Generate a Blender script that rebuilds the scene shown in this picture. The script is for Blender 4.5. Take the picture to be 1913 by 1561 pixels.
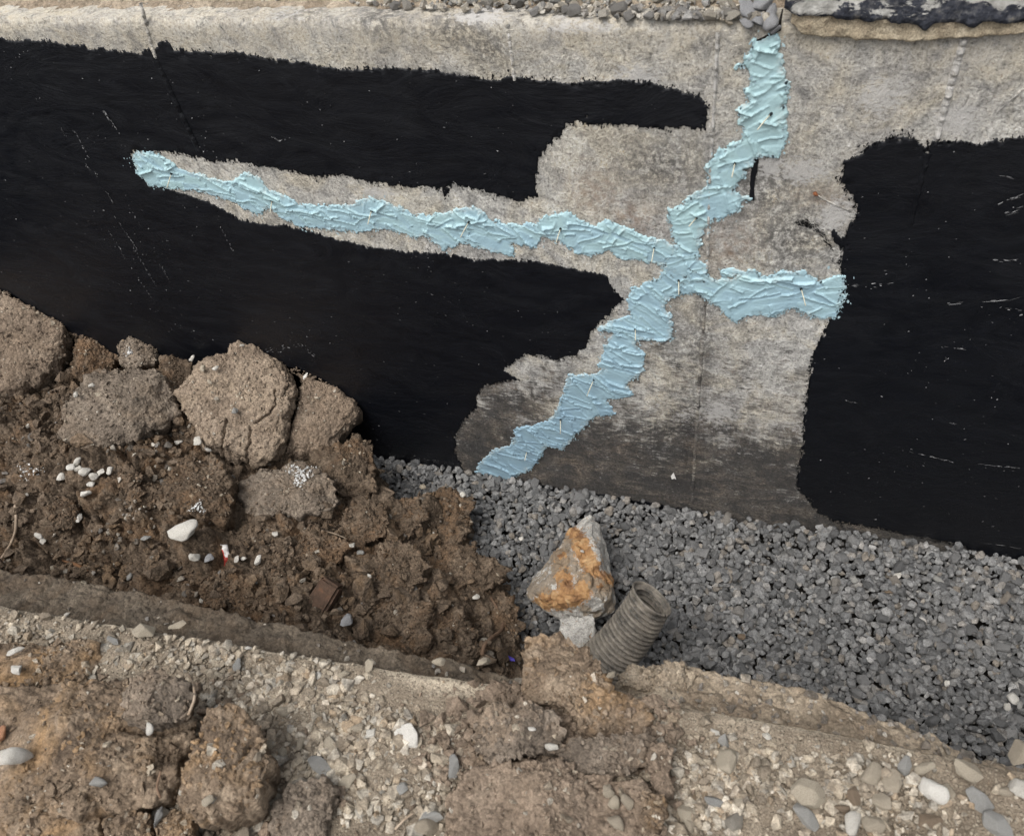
import bpy, bmesh, math, random
import numpy as np
from mathutils import Matrix, Vector

for o in list(bpy.data.objects):
    bpy.data.objects.remove(o, do_unlink=True)
random.seed(7)
rng = np.random.default_rng(7)
S = bpy.context.scene
C = S.collection

# ------------------------------------------------------------------ camera
F, CX, CY, CAMZ = 1500.0, 956.5, 780.5, 1.75
def nrm(v):
    v = np.asarray(v, float)
    return v / np.linalg.norm(v)
_down = nrm([1190 - CX, 2150 - CY, F])
_vx = -4177.0
_vy = CY - (_down[0] * (_vx - CX) + _down[2] * F) / _down[1]
_right = -nrm([_vx - CX, _vy - CY, F])
_fwd = nrm(np.cross(_right, _down))
RM = np.array([_right, _fwd, -_down])
CAM = np.array([0.0, 0.0, CAMZ])
cam_d = bpy.data.cameras.new('camera')
cam_o = bpy.data.objects.new('camera', cam_d)
C.objects.link(cam_o)
ax, ay, az = RM @ [1, 0, 0], RM @ [0, -1, 0], RM @ [0, 0, -1]
m = Matrix.Identity(4)
for i in range(3):
    m[i][0], m[i][1], m[i][2], m[i][3] = ax[i], ay[i], az[i], CAM[i]
cam_o.matrix_world = m
cam_d.sensor_fit = 'HORIZONTAL'
cam_d.sensor_width = 36
cam_d.lens = 36 * F / 1913
cam_d.clip_start = 0.05
cam_d.clip_end = 500
cam_d.dof.use_dof = True
cam_d.dof.focus_distance = 1.95
cam_d.dof.aperture_fstop = 8.0
S.camera = cam_o

# ------------------------------------------------------------------ sky, sun, exposure
W = bpy.data.worlds.new('World')
S.world = W
W.use_nodes = True
wt = W.node_tree
wt.nodes.clear()
wo = wt.nodes.new('ShaderNodeOutputWorld')
wb = wt.nodes.new('ShaderNodeBackground')
sky = wt.nodes.new('ShaderNodeTexSky')
sky.sky_type = 'NISHITA'
sky.sun_disc = False
SUN_EL, SUN_AZ = math.radians(62), math.radians(205)      # azimuth clockwise from +y
sky.sun_elevation = SUN_EL
sky.sun_rotation = SUN_AZ
sky.dust_density = 4.0
sky.ozone_density = 0.6
hs = wt.nodes.new('ShaderNodeHueSaturation')
hs.inputs['Saturation'].default_value = 0.22            # overcast: the blue is veiled by cloud
wt.links.new(sky.outputs[0], hs.inputs['Color'])
wt.links.new(hs.outputs[0], wb.inputs[0])
wb.inputs[1].default_value = 0.15
wt.links.new(wb.outputs[0], wo.inputs[0])
sl = bpy.data.lights.new('sun', 'SUN')
sl.energy = 1.2
sl.angle = math.radians(35)
sl.color = (1.0, 0.96, 0.9)
so = bpy.data.objects.new('sun', sl)
C.objects.link(so)
sd = Vector((math.sin(SUN_AZ) * math.cos(SUN_EL), math.cos(SUN_AZ) * math.cos(SUN_EL), math.sin(SUN_EL)))
so.rotation_euler = sd.to_track_quat('Z', 'Y').to_euler()
S.view_settings.view_transform = 'Standard'
S.view_settings.look = 'None'
S.view_settings.exposure = 0.62
S.view_settings.gamma = 1.0
S.cycles.max_bounces = 5
S.cycles.diffuse_bounces = 2

# ------------------------------------------------------------------ pixel -> place
def ray(px, py):
    return RM @ np.array([px - CX, py - CY, F])
def on_z(px, py, z=0.0):
    d = ray(px, py)
    return CAM + d * ((z - CAMZ) / d[2])
WY = float(on_z(1100, 925, 0)[1])                         # the wall's plane
def on_y(px, py, y=None):
    d = ray(px, py)
    return CAM + d * ((WY if y is None else y) / d[1])
def wall2(pts):
    return np.array([[on_y(*p)[0], on_y(*p)[2]] for p in pts])

# ------------------------------------------------------------------ noise
def _hash(ix, iy, iz, seed):
    h = (ix.astype(np.int64) * 374761393 + iy.astype(np.int64) * 668265263 + iz.astype(np.int64) * 2147483647 + seed * 974634777) & 0xFFFFFFFF
    h = ((h ^ (h >> 13)) * 1274126177) & 0xFFFFFFFF
    h = ((h ^ (h >> 16)) * 2246822519) & 0xFFFFFFFF
    return h ^ (h >> 15)
def noise(p, seed=0):
    i = np.floor(p).astype(np.int64)
    f = p - i
    u = f * f * f * (f * (f * 6 - 15) + 10)
    r = 0
    for dx in (0, 1):
        wx = u[:, 0] if dx else 1 - u[:, 0]
        for dy in (0, 1):
            wy = u[:, 1] if dy else 1 - u[:, 1]
            for dz in (0, 1):
                wz = u[:, 2] if dz else 1 - u[:, 2]
                h = _hash(i[:, 0] + dx, i[:, 1] + dy, i[:, 2] + dz, seed)
                g = ((h & 1023) / 511.5 - 1) * (f[:, 0] - dx) + (((h >> 10) & 1023) / 511.5 - 1) * (f[:, 1] - dy) + (((h >> 20) & 1023) / 511.5 - 1) * (f[:, 2] - dz)
                r = r + wx * wy * wz * g
    return r * 1.2
def fbm(p, oct=4, seed=0, gain=0.5, lac=2.07):
    r, a = 0, 1.0
    for k in range(oct):
        r = r + a * noise(p, seed + k * 17)
        p = p * lac + 3.7
        a *= gain
    return r
def worley(p, seed=0, flat=False):
    i = np.floor(p).astype(np.int64)
    f1 = np.full(len(p), 9.0)
    f2 = np.full(len(p), 9.0)
    idh = np.zeros(len(p))
    for dx in (-1, 0, 1):
        for dy in (-1, 0, 1):
            for dz in ((0,) if flat else (-1, 0, 1)):
                c = i + np.array([dx, dy, dz])
                h = _hash(c[:, 0], c[:, 1], c[:, 2], seed)
                q = c + np.stack([(h & 1023) / 1023, ((h >> 10) & 1023) / 1023, ((h >> 20) & 1023) / (1e9 if flat else 1023)], 1)
                d = np.sqrt(((q - p) ** 2).sum(1))
                near = d < f1
                f2 = np.where(near, f1, np.minimum(f2, d))
                idh = np.where(near, ((h >> 5) & 4095) / 4095, idh)
                f1 = np.where(near, d, f1)
    return f1, f2, idh
def lumps(p, seed=0, flat=False):
    """rounded lumps of uneven height with creases between them, 0..1"""
    f1, f2, h = worley(p, seed, flat)
    e = np.clip((f2 - f1) / 0.55, 0, 1)
    return np.sqrt(e) * (0.45 + 0.55 * h)
def P3(x, y, z=0.0):
    return np.stack([x, y, np.zeros_like(x) + z], 1)

def sdf(poly, x, z):
    """signed distance to a polygon, positive inside"""
    poly = np.asarray(poly)
    d2 = np.full(len(x), 1e9)
    inside = np.zeros(len(x), bool)
    n = len(poly)
    for i in range(n):
        a, b = poly[i], poly[(i + 1) % n]
        e = b - a
        wx, wz = x - a[0], z - a[1]
        t = np.clip((wx * e[0] + wz * e[1]) / (e @ e + 1e-12), 0, 1)
        d2 = np.minimum(d2, (wx - t * e[0]) ** 2 + (wz - t * e[1]) ** 2)
        c = (a[1] > z) != (b[1] > z)
        if abs(e[1]) > 1e-12:
            inside ^= c & (x < e[0] * (z - a[1]) / e[1] + a[0])
    return np.where(inside, 1, -1) * np.sqrt(d2)
def linedist(line, x, y):
    line = np.asarray(line, float)
    d2 = np.full(np.shape(x), 1e9)
    for a, b in zip(line[:-1], line[1:]):
        e = b - a
        wx, wy = x - a[0], y - a[1]
        t = np.clip((wx * e[0] + wy * e[1]) / (e @ e + 1e-12), 0, 1)
        d2 = np.minimum(d2, (wx - t * e[0]) ** 2 + (wy - t * e[1]) ** 2)
    return np.sqrt(d2)
def sstep(a, b, x):
    t = np.clip((x - a) / (b - a), 0, 1)
    return t * t * (3 - 2 * t)

# ------------------------------------------------------------------ meshes and objects
def mesh_np(name, V, Fc, smooth=True, attrs=None):
    V = np.ascontiguousarray(V, np.float32)
    Fc = np.ascontiguousarray(Fc, np.int32)
    k = Fc.shape[1]
    me = bpy.data.meshes.new(name)
    me.vertices.add(len(V))
    me.vertices.foreach_set('co', V.ravel())
    me.loops.add(Fc.size)
    me.loops.foreach_set('vertex_index', Fc.ravel())
    me.polygons.add(len(Fc))
    me.polygons.foreach_set('loop_start', np.arange(0, Fc.size, k, dtype=np.int32))
    me.polygons.foreach_set('use_smooth', np.full(len(Fc), smooth))
    me.update(calc_edges=True)
    for nm, vals in (attrs or {}).items():
        a = me.attributes.new(nm, 'FLOAT', 'POINT')
        a.data.foreach_set('value', np.ascontiguousarray(vals, np.float32))
    return me
def grid_faces(nu, nv, keep=None, flip=False):
    """faces of an nu x nv vertex grid (index u*nv+v)"""
    u, v = np.meshgrid(np.arange(nu - 1), np.arange(nv - 1), indexing='ij')
    a = (u * nv + v).ravel()
    q = np.stack([a, a + nv, a + nv + 1, a + 1], 1)
    if flip:
        q = q[:, ::-1]
    if keep is not None:
        q = q[keep.ravel()]
    return q
def compact(V, Fc, attrs=None):
    used = np.unique(Fc)
    mp = np.zeros(len(V), np.int64)
    mp[used] = np.arange(len(used))
    return V[used], mp[Fc], {k: a[used] for k, a in (attrs or {}).items()}
def obj(name, me, mat, parent=None, loc=None):
    o = bpy.data.objects.new(name, me)
    C.objects.link(o)
    if mat and not me.materials:
        me.materials.append(mat)
    if parent:
        o.parent = parent
    if loc is not None:
        o.location = loc
    return o
def tag(o, label=None, cat=None, group=None, kind=None):
    if label:
        o['label'] = label
    if cat:
        o['category'] = cat
    if group:
        o['group'] = group
    if kind:
        o['kind'] = kind
    return o
def empty(name, loc, label, cat, group=None):
    o = bpy.data.objects.new(name, None)
    C.objects.link(o)
    o.location = loc
    return tag(o, label, cat, group)
def tube(pts, rad, n=8, jitter=0.0):
    pts = np.asarray(pts, float)
    V = []
    up = np.array([0.3, 0.2, 0.93])
    for i, p in enumerate(pts):
        t = nrm(pts[min(i + 1, len(pts) - 1)] - pts[max(i - 1, 0)])
        s = nrm(np.cross(t, up))
        u = np.cross(s, t)
        r = rad[i] if hasattr(rad, '__len__') else rad
        for k in range(n):
            a = 2 * math.pi * k / n
            V.append(p + (s * math.cos(a) + u * math.sin(a)) * r * (1 + jitter * random.uniform(-1, 1)))
    Fc = []
    m_ = len(pts)
    for i in range(m_ - 1):
        for k in range(n):
            k2 = (k + 1) % n
            Fc.append([i * n + k, i * n + k2, (i + 1) * n + k2, (i + 1) * n + k])
    V += [pts[0], pts[-1]]
    for k in range(n):
        k2 = (k + 1) % n
        Fc.append([m_ * n, k2, k, k])
        Fc.append([m_ * n + 1, (m_ - 1) * n + k, (m_ - 1) * n + k2, (m_ - 1) * n + k2])
    me = bpy.data.meshes.new('tube')
    me.from_pydata([tuple(v) for v in V], [], [tuple(dict.fromkeys(f)) for f in Fc])
    for p_ in me.polygons:
        p_.use_smooth = True
    return me

# ------------------------------------------------------------------ materials
class Mat:
    def __init__(s, name, rough=0.9, spec=0.3):
        s.m = bpy.data.materials.new(name)
        s.m.use_nodes = True
        s.t = s.m.node_tree
        s.b = s.t.nodes['Principled BSDF']
        s.b.inputs['Roughness'].default_value = rough
        s.b.inputs['Specular IOR Level'].default_value = spec
        s.tc = s.n('ShaderNodeTexCoord').outputs['Object']
    def n(s, kind, **kw):
        nd = s.t.nodes.new(kind)
        for k, v in kw.items():
            setattr(nd, k, v)
        return nd
    def put(s, sock, v):
        if isinstance(v, bpy.types.NodeSocket):
            s.t.links.new(v, sock)
        elif isinstance(v, (tuple, list)) and len(v) == 3 and sock.type == 'RGBA':
            sock.default_value = (*v, 1)
        else:
            sock.default_value = v
    def scaled(s, sc, rot=(0, 0, 0), src=None):
        mp = s.n('ShaderNodeMapping')
        s.put(mp.inputs['Vector'], src or s.tc)
        mp.inputs['Scale'].default_value = sc
        mp.inputs['Rotation'].default_value = rot
        return mp.outputs[0]
    def noise(s, scale, detail=4, rough=0.55, dist=0.0, vec=None):
        nd = s.n('ShaderNodeTexNoise')
        s.put(nd.inputs['Vector'], vec or s.tc)
        nd.inputs['Scale'].default_value = scale
        nd.inputs['Detail'].default_value = detail
        nd.inputs['Roughness'].default_value = rough
        nd.inputs['Distortion'].default_value = dist
        return nd.outputs['Fac']
    def vor(s, scale, feature='F1', vec=None, out='Distance', rnd=1.0):
        nd = s.n('ShaderNodeTexVoronoi', feature=feature)
        s.put(nd.inputs['Vector'], vec or s.tc)
        nd.inputs['Scale'].default_value = scale
        nd.inputs['Randomness'].default_value = rnd
        return nd.outputs[out]
    def ramp(s, fac, stops, interp='LINEAR'):
        nd = s.n('ShaderNodeValToRGB')
        nd.color_ramp.interpolation = interp
        e = nd.color_ramp.elements
        while len(e) < len(stops):
            e.new(0.5)
        for el, (p, c) in zip(e, stops):
            el.position = p
            el.color = (c, c, c, 1) if not isinstance(c, (tuple, list)) else (*c, 1)
        s.put(nd.inputs[0], fac)
        return nd.outputs[0]
    def mix(s, fac, a, b, mode='MIX'):
        nd = s.n('ShaderNodeMix', data_type='RGBA', blend_type=mode)
        s.put(nd.inputs[0], fac)
        s.put(nd.inputs[6], a)
        s.put(nd.inputs[7], b)
        return nd.outputs[2]
    def math(s, op, a, b=0.0, clamp=False):
        nd = s.n('ShaderNodeMath', operation=op, use_clamp=clamp)
        s.put(nd.inputs[0], a)
        s.put(nd.inputs[1], b)
        return nd.outputs[0]
    def attr(s, name):
        return s.n('ShaderNodeAttribute', attribute_name=name).outputs['Fac']
    def rnd(s):
        g = s.n('ShaderNodeNewGeometry').outputs['Random Per Island']
        o = s.n('ShaderNodeObjectInfo').outputs['Random']
        return s.math('FRACT', s.math('ADD', g, o))
    def bump(s, h, dist, strength=1.0, prev=None):
        nd = s.n('ShaderNodeBump')
        nd.inputs['Strength'].default_value = strength
        nd.inputs['Distance'].default_value = dist
        s.put(nd.inputs['Height'], h)
        if prev:
            s.put(nd.inputs['Normal'], prev)
        s.put(s.b.inputs['Normal'], nd.outputs[0])
        return nd.outputs[0]
    def color(s, c):
        s.put(s.b.inputs['Base Color'], c)
        return s.m

def soil_mat(name, dark, mid, light, warm, peb=0.0, rough=0.95):
    M = Mat(name, rough, 0.2)
    rnd = M.n('ShaderNodeObjectInfo').outputs['Random']
    off = M.n('ShaderNodeVectorMath', operation='ADD')
    M.put(off.inputs[0], M.tc)
    sc = M.n('ShaderNodeVectorMath', operation='SCALE')
    sc.inputs[0].default_value = (7.1, 3.3, 5.7)
    M.put(sc.inputs['Scale'], rnd)
    M.put(off.inputs[1], sc.outputs[0])
    v = off.outputs[0]
    c = M.ramp(M.noise(16, 6, 0.66, 0.4, v), [(0.3, dark), (0.5, mid), (0.7, light)])
    c = M.mix(M.ramp(M.noise(8, 4, 0.6, 0.8, v), [(0.48, 0), (0.66, 0.8)]), c, warm)
    # grains: each crumb a shade of its own
    vd = M.n('ShaderNodeTexVoronoi', feature='F1')
    M.put(vd.inputs['Vector'], v); vd.inputs['Scale'].default_value = 130
    tone = M.ramp(vd.outputs['Color'], [(0.15, 0.34), (0.5, 0.5), (0.9, 0.66)])
    c = M.mix(0.7, c, tone, 'OVERLAY')
    fine = M.noise(300, 4, 0.8, 0, v)
    c = M.mix(0.8, c, M.ramp(fine, [(0.32, 0.26), (0.5, 0.5), (0.68, 0.78)]), 'OVERLAY')
    pm = None
    if peb:
        pv = M.n('ShaderNodeTexVoronoi', feature='F1')
        M.put(pv.inputs['Vector'], v); pv.inputs['Scale'].default_value = 105
        gs = M.math('GREATER_THAN', pv.outputs['Color'], 1.0 - peb)
        pm = M.math('MULTIPLY', M.ramp(pv.outputs['Distance'], [(0.24, 1), (0.40, 0)]), gs)
        c = M.mix(M.math('MULTIPLY', pm, 0.8), c, M.ramp(fine, [(0.3, (0.28, 0.24, 0.19)), (0.7, (0.48, 0.43, 0.36))]))
    b1 = M.bump(M.noise(85, 5, 0.7, 0.3, v), 0.008, 0.8)
    b2 = M.bump(vd.outputs['Distance'], -0.004, 0.7, b1)
    b2.node.invert = False
    if peb:
        M.bump(pm, 0.003, 0.9, b2)
    return M.color(c)
M_soil = soil_mat('damp_brown_soil', (0.050, 0.037, 0.026), (0.115, 0.085, 0.060), (0.20, 0.153, 0.111), (0.145, 0.090, 0.052), 0.06)
M_clod = soil_mat('dry_brown_clod', (0.125, 0.094, 0.069), (0.195, 0.150, 0.112), (0.265, 0.21, 0.158), (0.20, 0.15, 0.108), 0.10)
M_clod_pale = soil_mat('pale_dry_clod', (0.155, 0.117, 0.086), (0.235, 0.183, 0.137), (0.315, 0.252, 0.192), (0.29, 0.228, 0.166), 0.12)
M_clod_grey = soil_mat('grey_brown_clod', (0.10, 0.081, 0.064), (0.17, 0.138, 0.108), (0.245, 0.203, 0.16), (0.20, 0.152, 0.11), 0.05)
M_clod_ochre = soil_mat('ochre_clay_clod', (0.085, 0.062, 0.044), (0.18, 0.134, 0.094), (0.31, 0.245, 0.178), (0.28, 0.178, 0.092), 0.05)
M_bank = soil_mat('tan_bank_soil', (0.15, 0.12, 0.088), (0.27, 0.222, 0.165), (0.40, 0.338, 0.26), (0.20, 0.152, 0.108), 0.25)
M_bank_dark = soil_mat('dark_bank_soil', (0.06, 0.049, 0.038), (0.105, 0.085, 0.064), (0.16, 0.13, 0.098), (0.09, 0.065, 0.044), 0.05)

def stone_mat(name, stops, rough=0.75, bumpd=0.003, fine=140, veins=0.25, spec=0.35, dust=0.5):
    M = Mat(name, rough, spec)
    c = M.ramp(M.rnd(), stops)
    n1 = M.noise(60, 5, 0.6, 0.6)
    c = M.mix(min(1, veins * 3), c, M.ramp(n1, [(0.32, 0.20), (0.5, 0.5), (0.68, 0.76)]), 'OVERLAY')
    c = M.mix(0.7, c, M.ramp(M.noise(fine * 3, 3, 0.7), [(0.3, 0.2), (0.7, 0.8)]), 'OVERLAY')
    c = M.mix(M.ramp(M.noise(42, 5, 0.7, 0.8), [(0.48, 0.0), (0.66, dust)]), c, (0.17, 0.13, 0.092))
    b = M.bump(M.noise(fine, 5, 0.65), bumpd, 0.8)
    return M.color(c)
M_gravel = stone_mat('grey_crushed_gravel', [(0.0, (0.085, 0.086, 0.087)), (0.3, (0.125, 0.126, 0.126)), (0.6, (0.16, 0.16, 0.159)), (0.85, (0.205, 0.204, 0.20)), (0.95, (0.18, 0.158, 0.132)), (1.0, (0.29, 0.287, 0.28))], dust=0.12)
M_pale = stone_mat('pale_limestone_chips', [(0.0, (0.17, 0.14, 0.105)), (0.25, (0.27, 0.228, 0.172)), (0.5, (0.335, 0.287, 0.22)), (0.62, (0.26, 0.24, 0.205)), (0.8, (0.40, 0.352, 0.28)), (0.92, (0.21, 0.155, 0.10)), (1.0, (0.52, 0.475, 0.40))], veins=0.3)
M_crumb = soil_mat('soil_crumbs', (0.068, 0.050, 0.035), (0.125, 0.094, 0.068), (0.195, 0.15, 0.11), (0.15, 0.10, 0.06), 0.0)
M_mixstone = stone_mat('mixed_soil_stones', [(0.0, (0.10, 0.085, 0.07)), (0.35, (0.19, 0.165, 0.135)), (0.6, (0.15, 0.14, 0.13)), (0.8, (0.30, 0.265, 0.215)), (1.0, (0.45, 0.42, 0.37))], veins=0.3)
M_white = stone_mat('white_stone', [(0.0, (0.56, 0.53, 0.47)), (1.0, (0.70, 0.675, 0.62))], veins=0.22, dust=0.5)
M_tan = stone_mat('tan_stone', [(0.0, (0.36, 0.31, 0.24)), (1.0, (0.44, 0.385, 0.30))], veins=0.2)
M_grey = stone_mat('grey_stone', [(0.0, (0.25, 0.25, 0.24)), (1.0, (0.34, 0.335, 0.315))], veins=0.2)
M_bluegrey = stone_mat('blue_grey_stone', [(0.0, (0.24, 0.243, 0.252)), (1.0, (0.33, 0.334, 0.345))], veins=0.22)
M_brownstone = stone_mat('brown_stone', [(0.0, (0.17, 0.125, 0.085)), (1.0, (0.22, 0.165, 0.115))], veins=0.25)
M_orange = stone_mat('orange_stone', [(0.0, (0.45, 0.22, 0.12)), (1.0, (0.5, 0.26, 0.15))], veins=0.2)

# concrete of the wall
M = Mat('weathered_concrete', 0.92, 0.25)
speck = M.noise(190, 5, 0.8)
mid = M.noise(38, 7, 0.72, 0.6)
big = M.noise(4.2, 4, 0.6, 0.5)
streak = M.noise(1, 5, 0.7, 0.6, M.scaled((110, 30, 14)))
hstreak = M.noise(1, 6, 0.75, 0.8, M.scaled((34, 34, 130)))
pits = M.ramp(M.noise(120, 3, 0.6), [(0.30, 1.0), (0.37, 0.0)])
c = M.ramp(big, [(0.3, (0.36, 0.348, 0.33)), (0.5, (0.455, 0.44, 0.41)), (0.7, (0.55, 0.53, 0.48))])
c = M.mix(M.ramp(M.noise(9, 5, 0.65, 1.0), [(0.45, 0.0), (0.62, 0.6)]), c, (0.50, 0.445, 0.345))
c = M.mix(M.ramp(M.noise(11, 5, 0.7, 1.2), [(0.50, 0.0), (0.66, 0.55)]), c, (0.25, 0.245, 0.24))
c = M.mix(0.9, c, M.ramp(mid, [(0.3, 0.18), (0.5, 0.5), (0.7, 0.78)]), 'OVERLAY')
c = M.mix(0.72, c, M.ramp(speck, [(0.36, 0.08), (0.47, 0.46), (0.54, 0.56), (0.66, 0.92)]), 'OVERLAY')
c = M.mix(M.math('MULTIPLY', M.attr('boards'), M.ramp(M.noise(11, 4, 0.6, 0.5), [(0.42, 0.0), (0.66, 0.55)])), c, M.ramp(streak, [(0.34, 0.16), (0.5, 0.5), (0.66, 0.76)]), 'OVERLAY')
c = M.mix(M.math('MULTIPLY', M.attr('sand'), M.ramp(mid, [(0.35, 0.0), (0.7, 0.7)])), c, (0.42, 0.36, 0.26))
c = M.mix(M.math('MULTIPLY', M.attr('rosy'), M.ramp(M.noise(60, 4), [(0.35, 0.0), (0.65, 0.7)])), c, (0.25, 0.17, 0.115))
c = M.mix(M.math('MULTIPLY', M.attr('grime'), M.ramp(M.noise(90, 6, 0.75), [(0.42, 0.0), (0.56, 0.9)])), c, (0.095, 0.09, 0.083))
c = M.mix(M.math('MULTIPLY', pits, 0.7), c, (0.10, 0.092, 0.082))
wn = M.ramp(M.math('ADD', M.noise(85, 6, 0.78, 0.5, M.scaled((1, 1, 1.6))), M.math('MULTIPLY', M.attr('white'), 0.42)), [(0.66, 0.0), (0.76, 0.8)])
dm = M.attr('dirt')
blot = M.noise(13, 6, 0.72, 0.8)
cen = lambda n_, w: M.math('MULTIPLY', M.math('SUBTRACT', n_, 0.5), w)
dsum = M.math('ADD', M.math('ADD', cen(hstreak, 2.0), cen(blot, 1.8)), M.math('ADD', cen(streak, 0.7), cen(speck, 0.9)))
dn = M.ramp(M.math('ADD', M.math('ADD', dsum, dm), 0.0), [(0.30, 0.0), (0.66, 0.93)])
dcol = M.ramp(M.noise(14, 6, 0.75, 0.5), [(0.3, (0.045, 0.042, 0.041)), (0.5, (0.095, 0.082, 0.070)), (0.72, (0.155, 0.122, 0.095))])
dcol = M.mix(1.0, dcol, M.ramp(speck, [(0.34, 0.15), (0.5, 0.5), (0.66, 0.88)]), 'OVERLAY')
dcol = M.mix(0.9, dcol, M.ramp(hstreak, [(0.36, 0.12), (0.5, 0.5), (0.64, 0.86)]), 'OVERLAY')
dcol = M.mix(0.3, dcol, M.ramp(streak, [(0.36, 0.2), (0.5, 0.5), (0.64, 0.8)]), 'OVERLAY')
dcol = M.mix(M.ramp(M.noise(8, 6, 0.75, 1.0, M.scaled((1, 1, 1.8))), [(0.42, 0.0), (0.54, 0.88)]), dcol, (0.030, 0.029, 0.030))
c = M.mix(dn, c, dcol)
c = M.mix(wn, c, (0.50, 0.485, 0.465))
b = M.bump(speck, 0.004, 0.9)
b = M.bump(mid, 0.006, 0.6, b)
M_conc = M.color(c)

M = Mat('sandy_render', 0.95, 0.2)
c = M.ramp(M.noise(30, 6, 0.7), [(0.3, (0.25, 0.20, 0.14)), (0.5, (0.38, 0.32, 0.23)), (0.7, (0.47, 0.41, 0.31))])
c = M.mix(0.8, c, M.ramp(M.noise(400, 3, 0.7), [(0.3, 0.2), (0.7, 0.8)]), 'OVERLAY')
M.bump(M.noise(220, 5, 0.7), 0.004, 0.9)
M_sand = M.color(c)

# black coating: thin brushed bitumen
M = Mat('black_bitumen_coating', 0.5, 0.34)
arc = M.noise(1, 5, 0.65, 5.0, M.scaled((5, 5, 13), (0, 0.35, 0)))
fine = M.noise(1, 4, 0.65, 1.5, M.scaled((12, 12, 110), (0, 0.12, 0)))
pit = M.noise(240, 4, 0.75)
c = M.ramp(arc, [(0.3, (0.0026, 0.0031, 0.0048)), (0.7, (0.0048, 0.0056, 0.0082))])
b = M.bump(arc, 0.004, 0.35)
b = M.bump(fine, 0.0008, 0.10, b)
b = M.bump(pit, 0.0014, 0.45, b)
M.put(M.b.inputs['Roughness'], M.ramp(M.noise(5, 5, 0.65, 2.0, M.scaled((1, 1, 3), (0, 0.35, 0))), [(0.32, 0.32), (0.68, 0.56)]))
M_black = M.color(c)
M = Mat('bare_fleck', 0.6, 0.4)
M_fleck = M.color(M.ramp(M.rnd(), [(0.0, (0.05, 0.05, 0.052)), (0.6, (0.16, 0.16, 0.165)), (1.0, (0.42, 0.42, 0.42))]))

M = Mat('tar_paint_flaking', 0.55, 0.4)
fl = M.math('ADD', M.noise(26, 5, 0.65, 0.6, M.scaled((0.8, 1, 1.6))), M.attr('white'))
c = M.mix(M.ramp(fl, [(0.60, 0.0), (0.64, 1.0)]), M.ramp(M.noise(90, 4), [(0.3, (0.014, 0.016, 0.023)), (0.52, (0.034, 0.038, 0.052)), (0.66, (0.12, 0.12, 0.125)), (0.75, (0.24, 0.22, 0.18))]), M.ramp(M.noise(150, 4), [(0.3, (0.34, 0.33, 0.30)), (0.7, (0.56, 0.55, 0.52))]))
M.bump(M.noise(110, 6, 0.7), 0.006, 0.9)
M_tar = M.color(c)

# blue sealant
M = Mat('blue_sealant_paste', 0.55, 0.4)
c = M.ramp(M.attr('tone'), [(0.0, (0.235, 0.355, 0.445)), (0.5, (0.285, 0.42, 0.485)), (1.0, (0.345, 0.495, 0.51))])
c = M.mix(M.ramp(M.noise(30, 4, 0.6, 0.5), [(0.35, 0.0), (0.7, 0.35)]), c, (0.36, 0.52, 0.58))
c = M.mix(M.math('MULTIPLY', M.attr('thin'), M.ramp(M.noise(140, 4, 0.7), [(0.4, 0.0), (0.6, 0.9)])), c, (0.38, 0.43, 0.42))
b = M.bump(M.noise(160, 4, 0.6), 0.0018, 0.5)
M_blue = M.color(c)

M = Mat('thin_blue_smear', 0.6, 0.3)
M_smear = M.color(M.ramp(M.rnd(), [(0.0, (0.30, 0.42, 0.47)), (1.0, (0.38, 0.50, 0.53))]))
M = Mat('wooden_pin', 0.7, 0.3)
M_pin = M.color((0.50, 0.48, 0.38))
M = Mat('dark_pin_hole', 0.8, 0.2)
M_hole = M.color((0.012, 0.018, 0.02))

# rusty rock
M = Mat('rust_stained_rock', 0.85, 0.3)
rn = M.noise(62, 6, 0.75, 1.2)
c = M.ramp(M.noise(28, 6, 0.65, 0.4), [(0.3, (0.25, 0.235, 0.215)), (0.5, (0.42, 0.405, 0.375)), (0.72, (0.60, 0.58, 0.54))])
c = M.mix(0.7, c, M.ramp(M.noise(330, 3, 0.7), [(0.3, 0.2), (0.7, 0.8)]), 'OVERLAY')
rust = M.ramp(M.noise(34, 4, 0.6, 0.3), [(0.35, (0.20, 0.10, 0.045)), (0.52, (0.39, 0.215, 0.09)), (0.7, (0.53, 0.35, 0.18))])
rm = M.ramp(M.math('ADD', M.math('MULTIPLY', rn, 1.5), M.attr('rust')), [(0.88, 0.0), (1.08, 0.97)])
c = M.mix(rm, c, rust)
bm = M.ramp(M.math('ADD', M.math('MULTIPLY', M.noise(40, 4, 0.7), 1.5), M.attr('brown')), [(0.95, 0.0), (1.3, 0.85)])
c = M.mix(bm, c, M.ramp(rn, [(0.3, (0.14, 0.11, 0.08)), (0.7, (0.36, 0.29, 0.21))]))
b = M.bump(M.noise(70, 7, 0.72), 0.012, 0.8)
M_rock = M.color(c)

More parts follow.
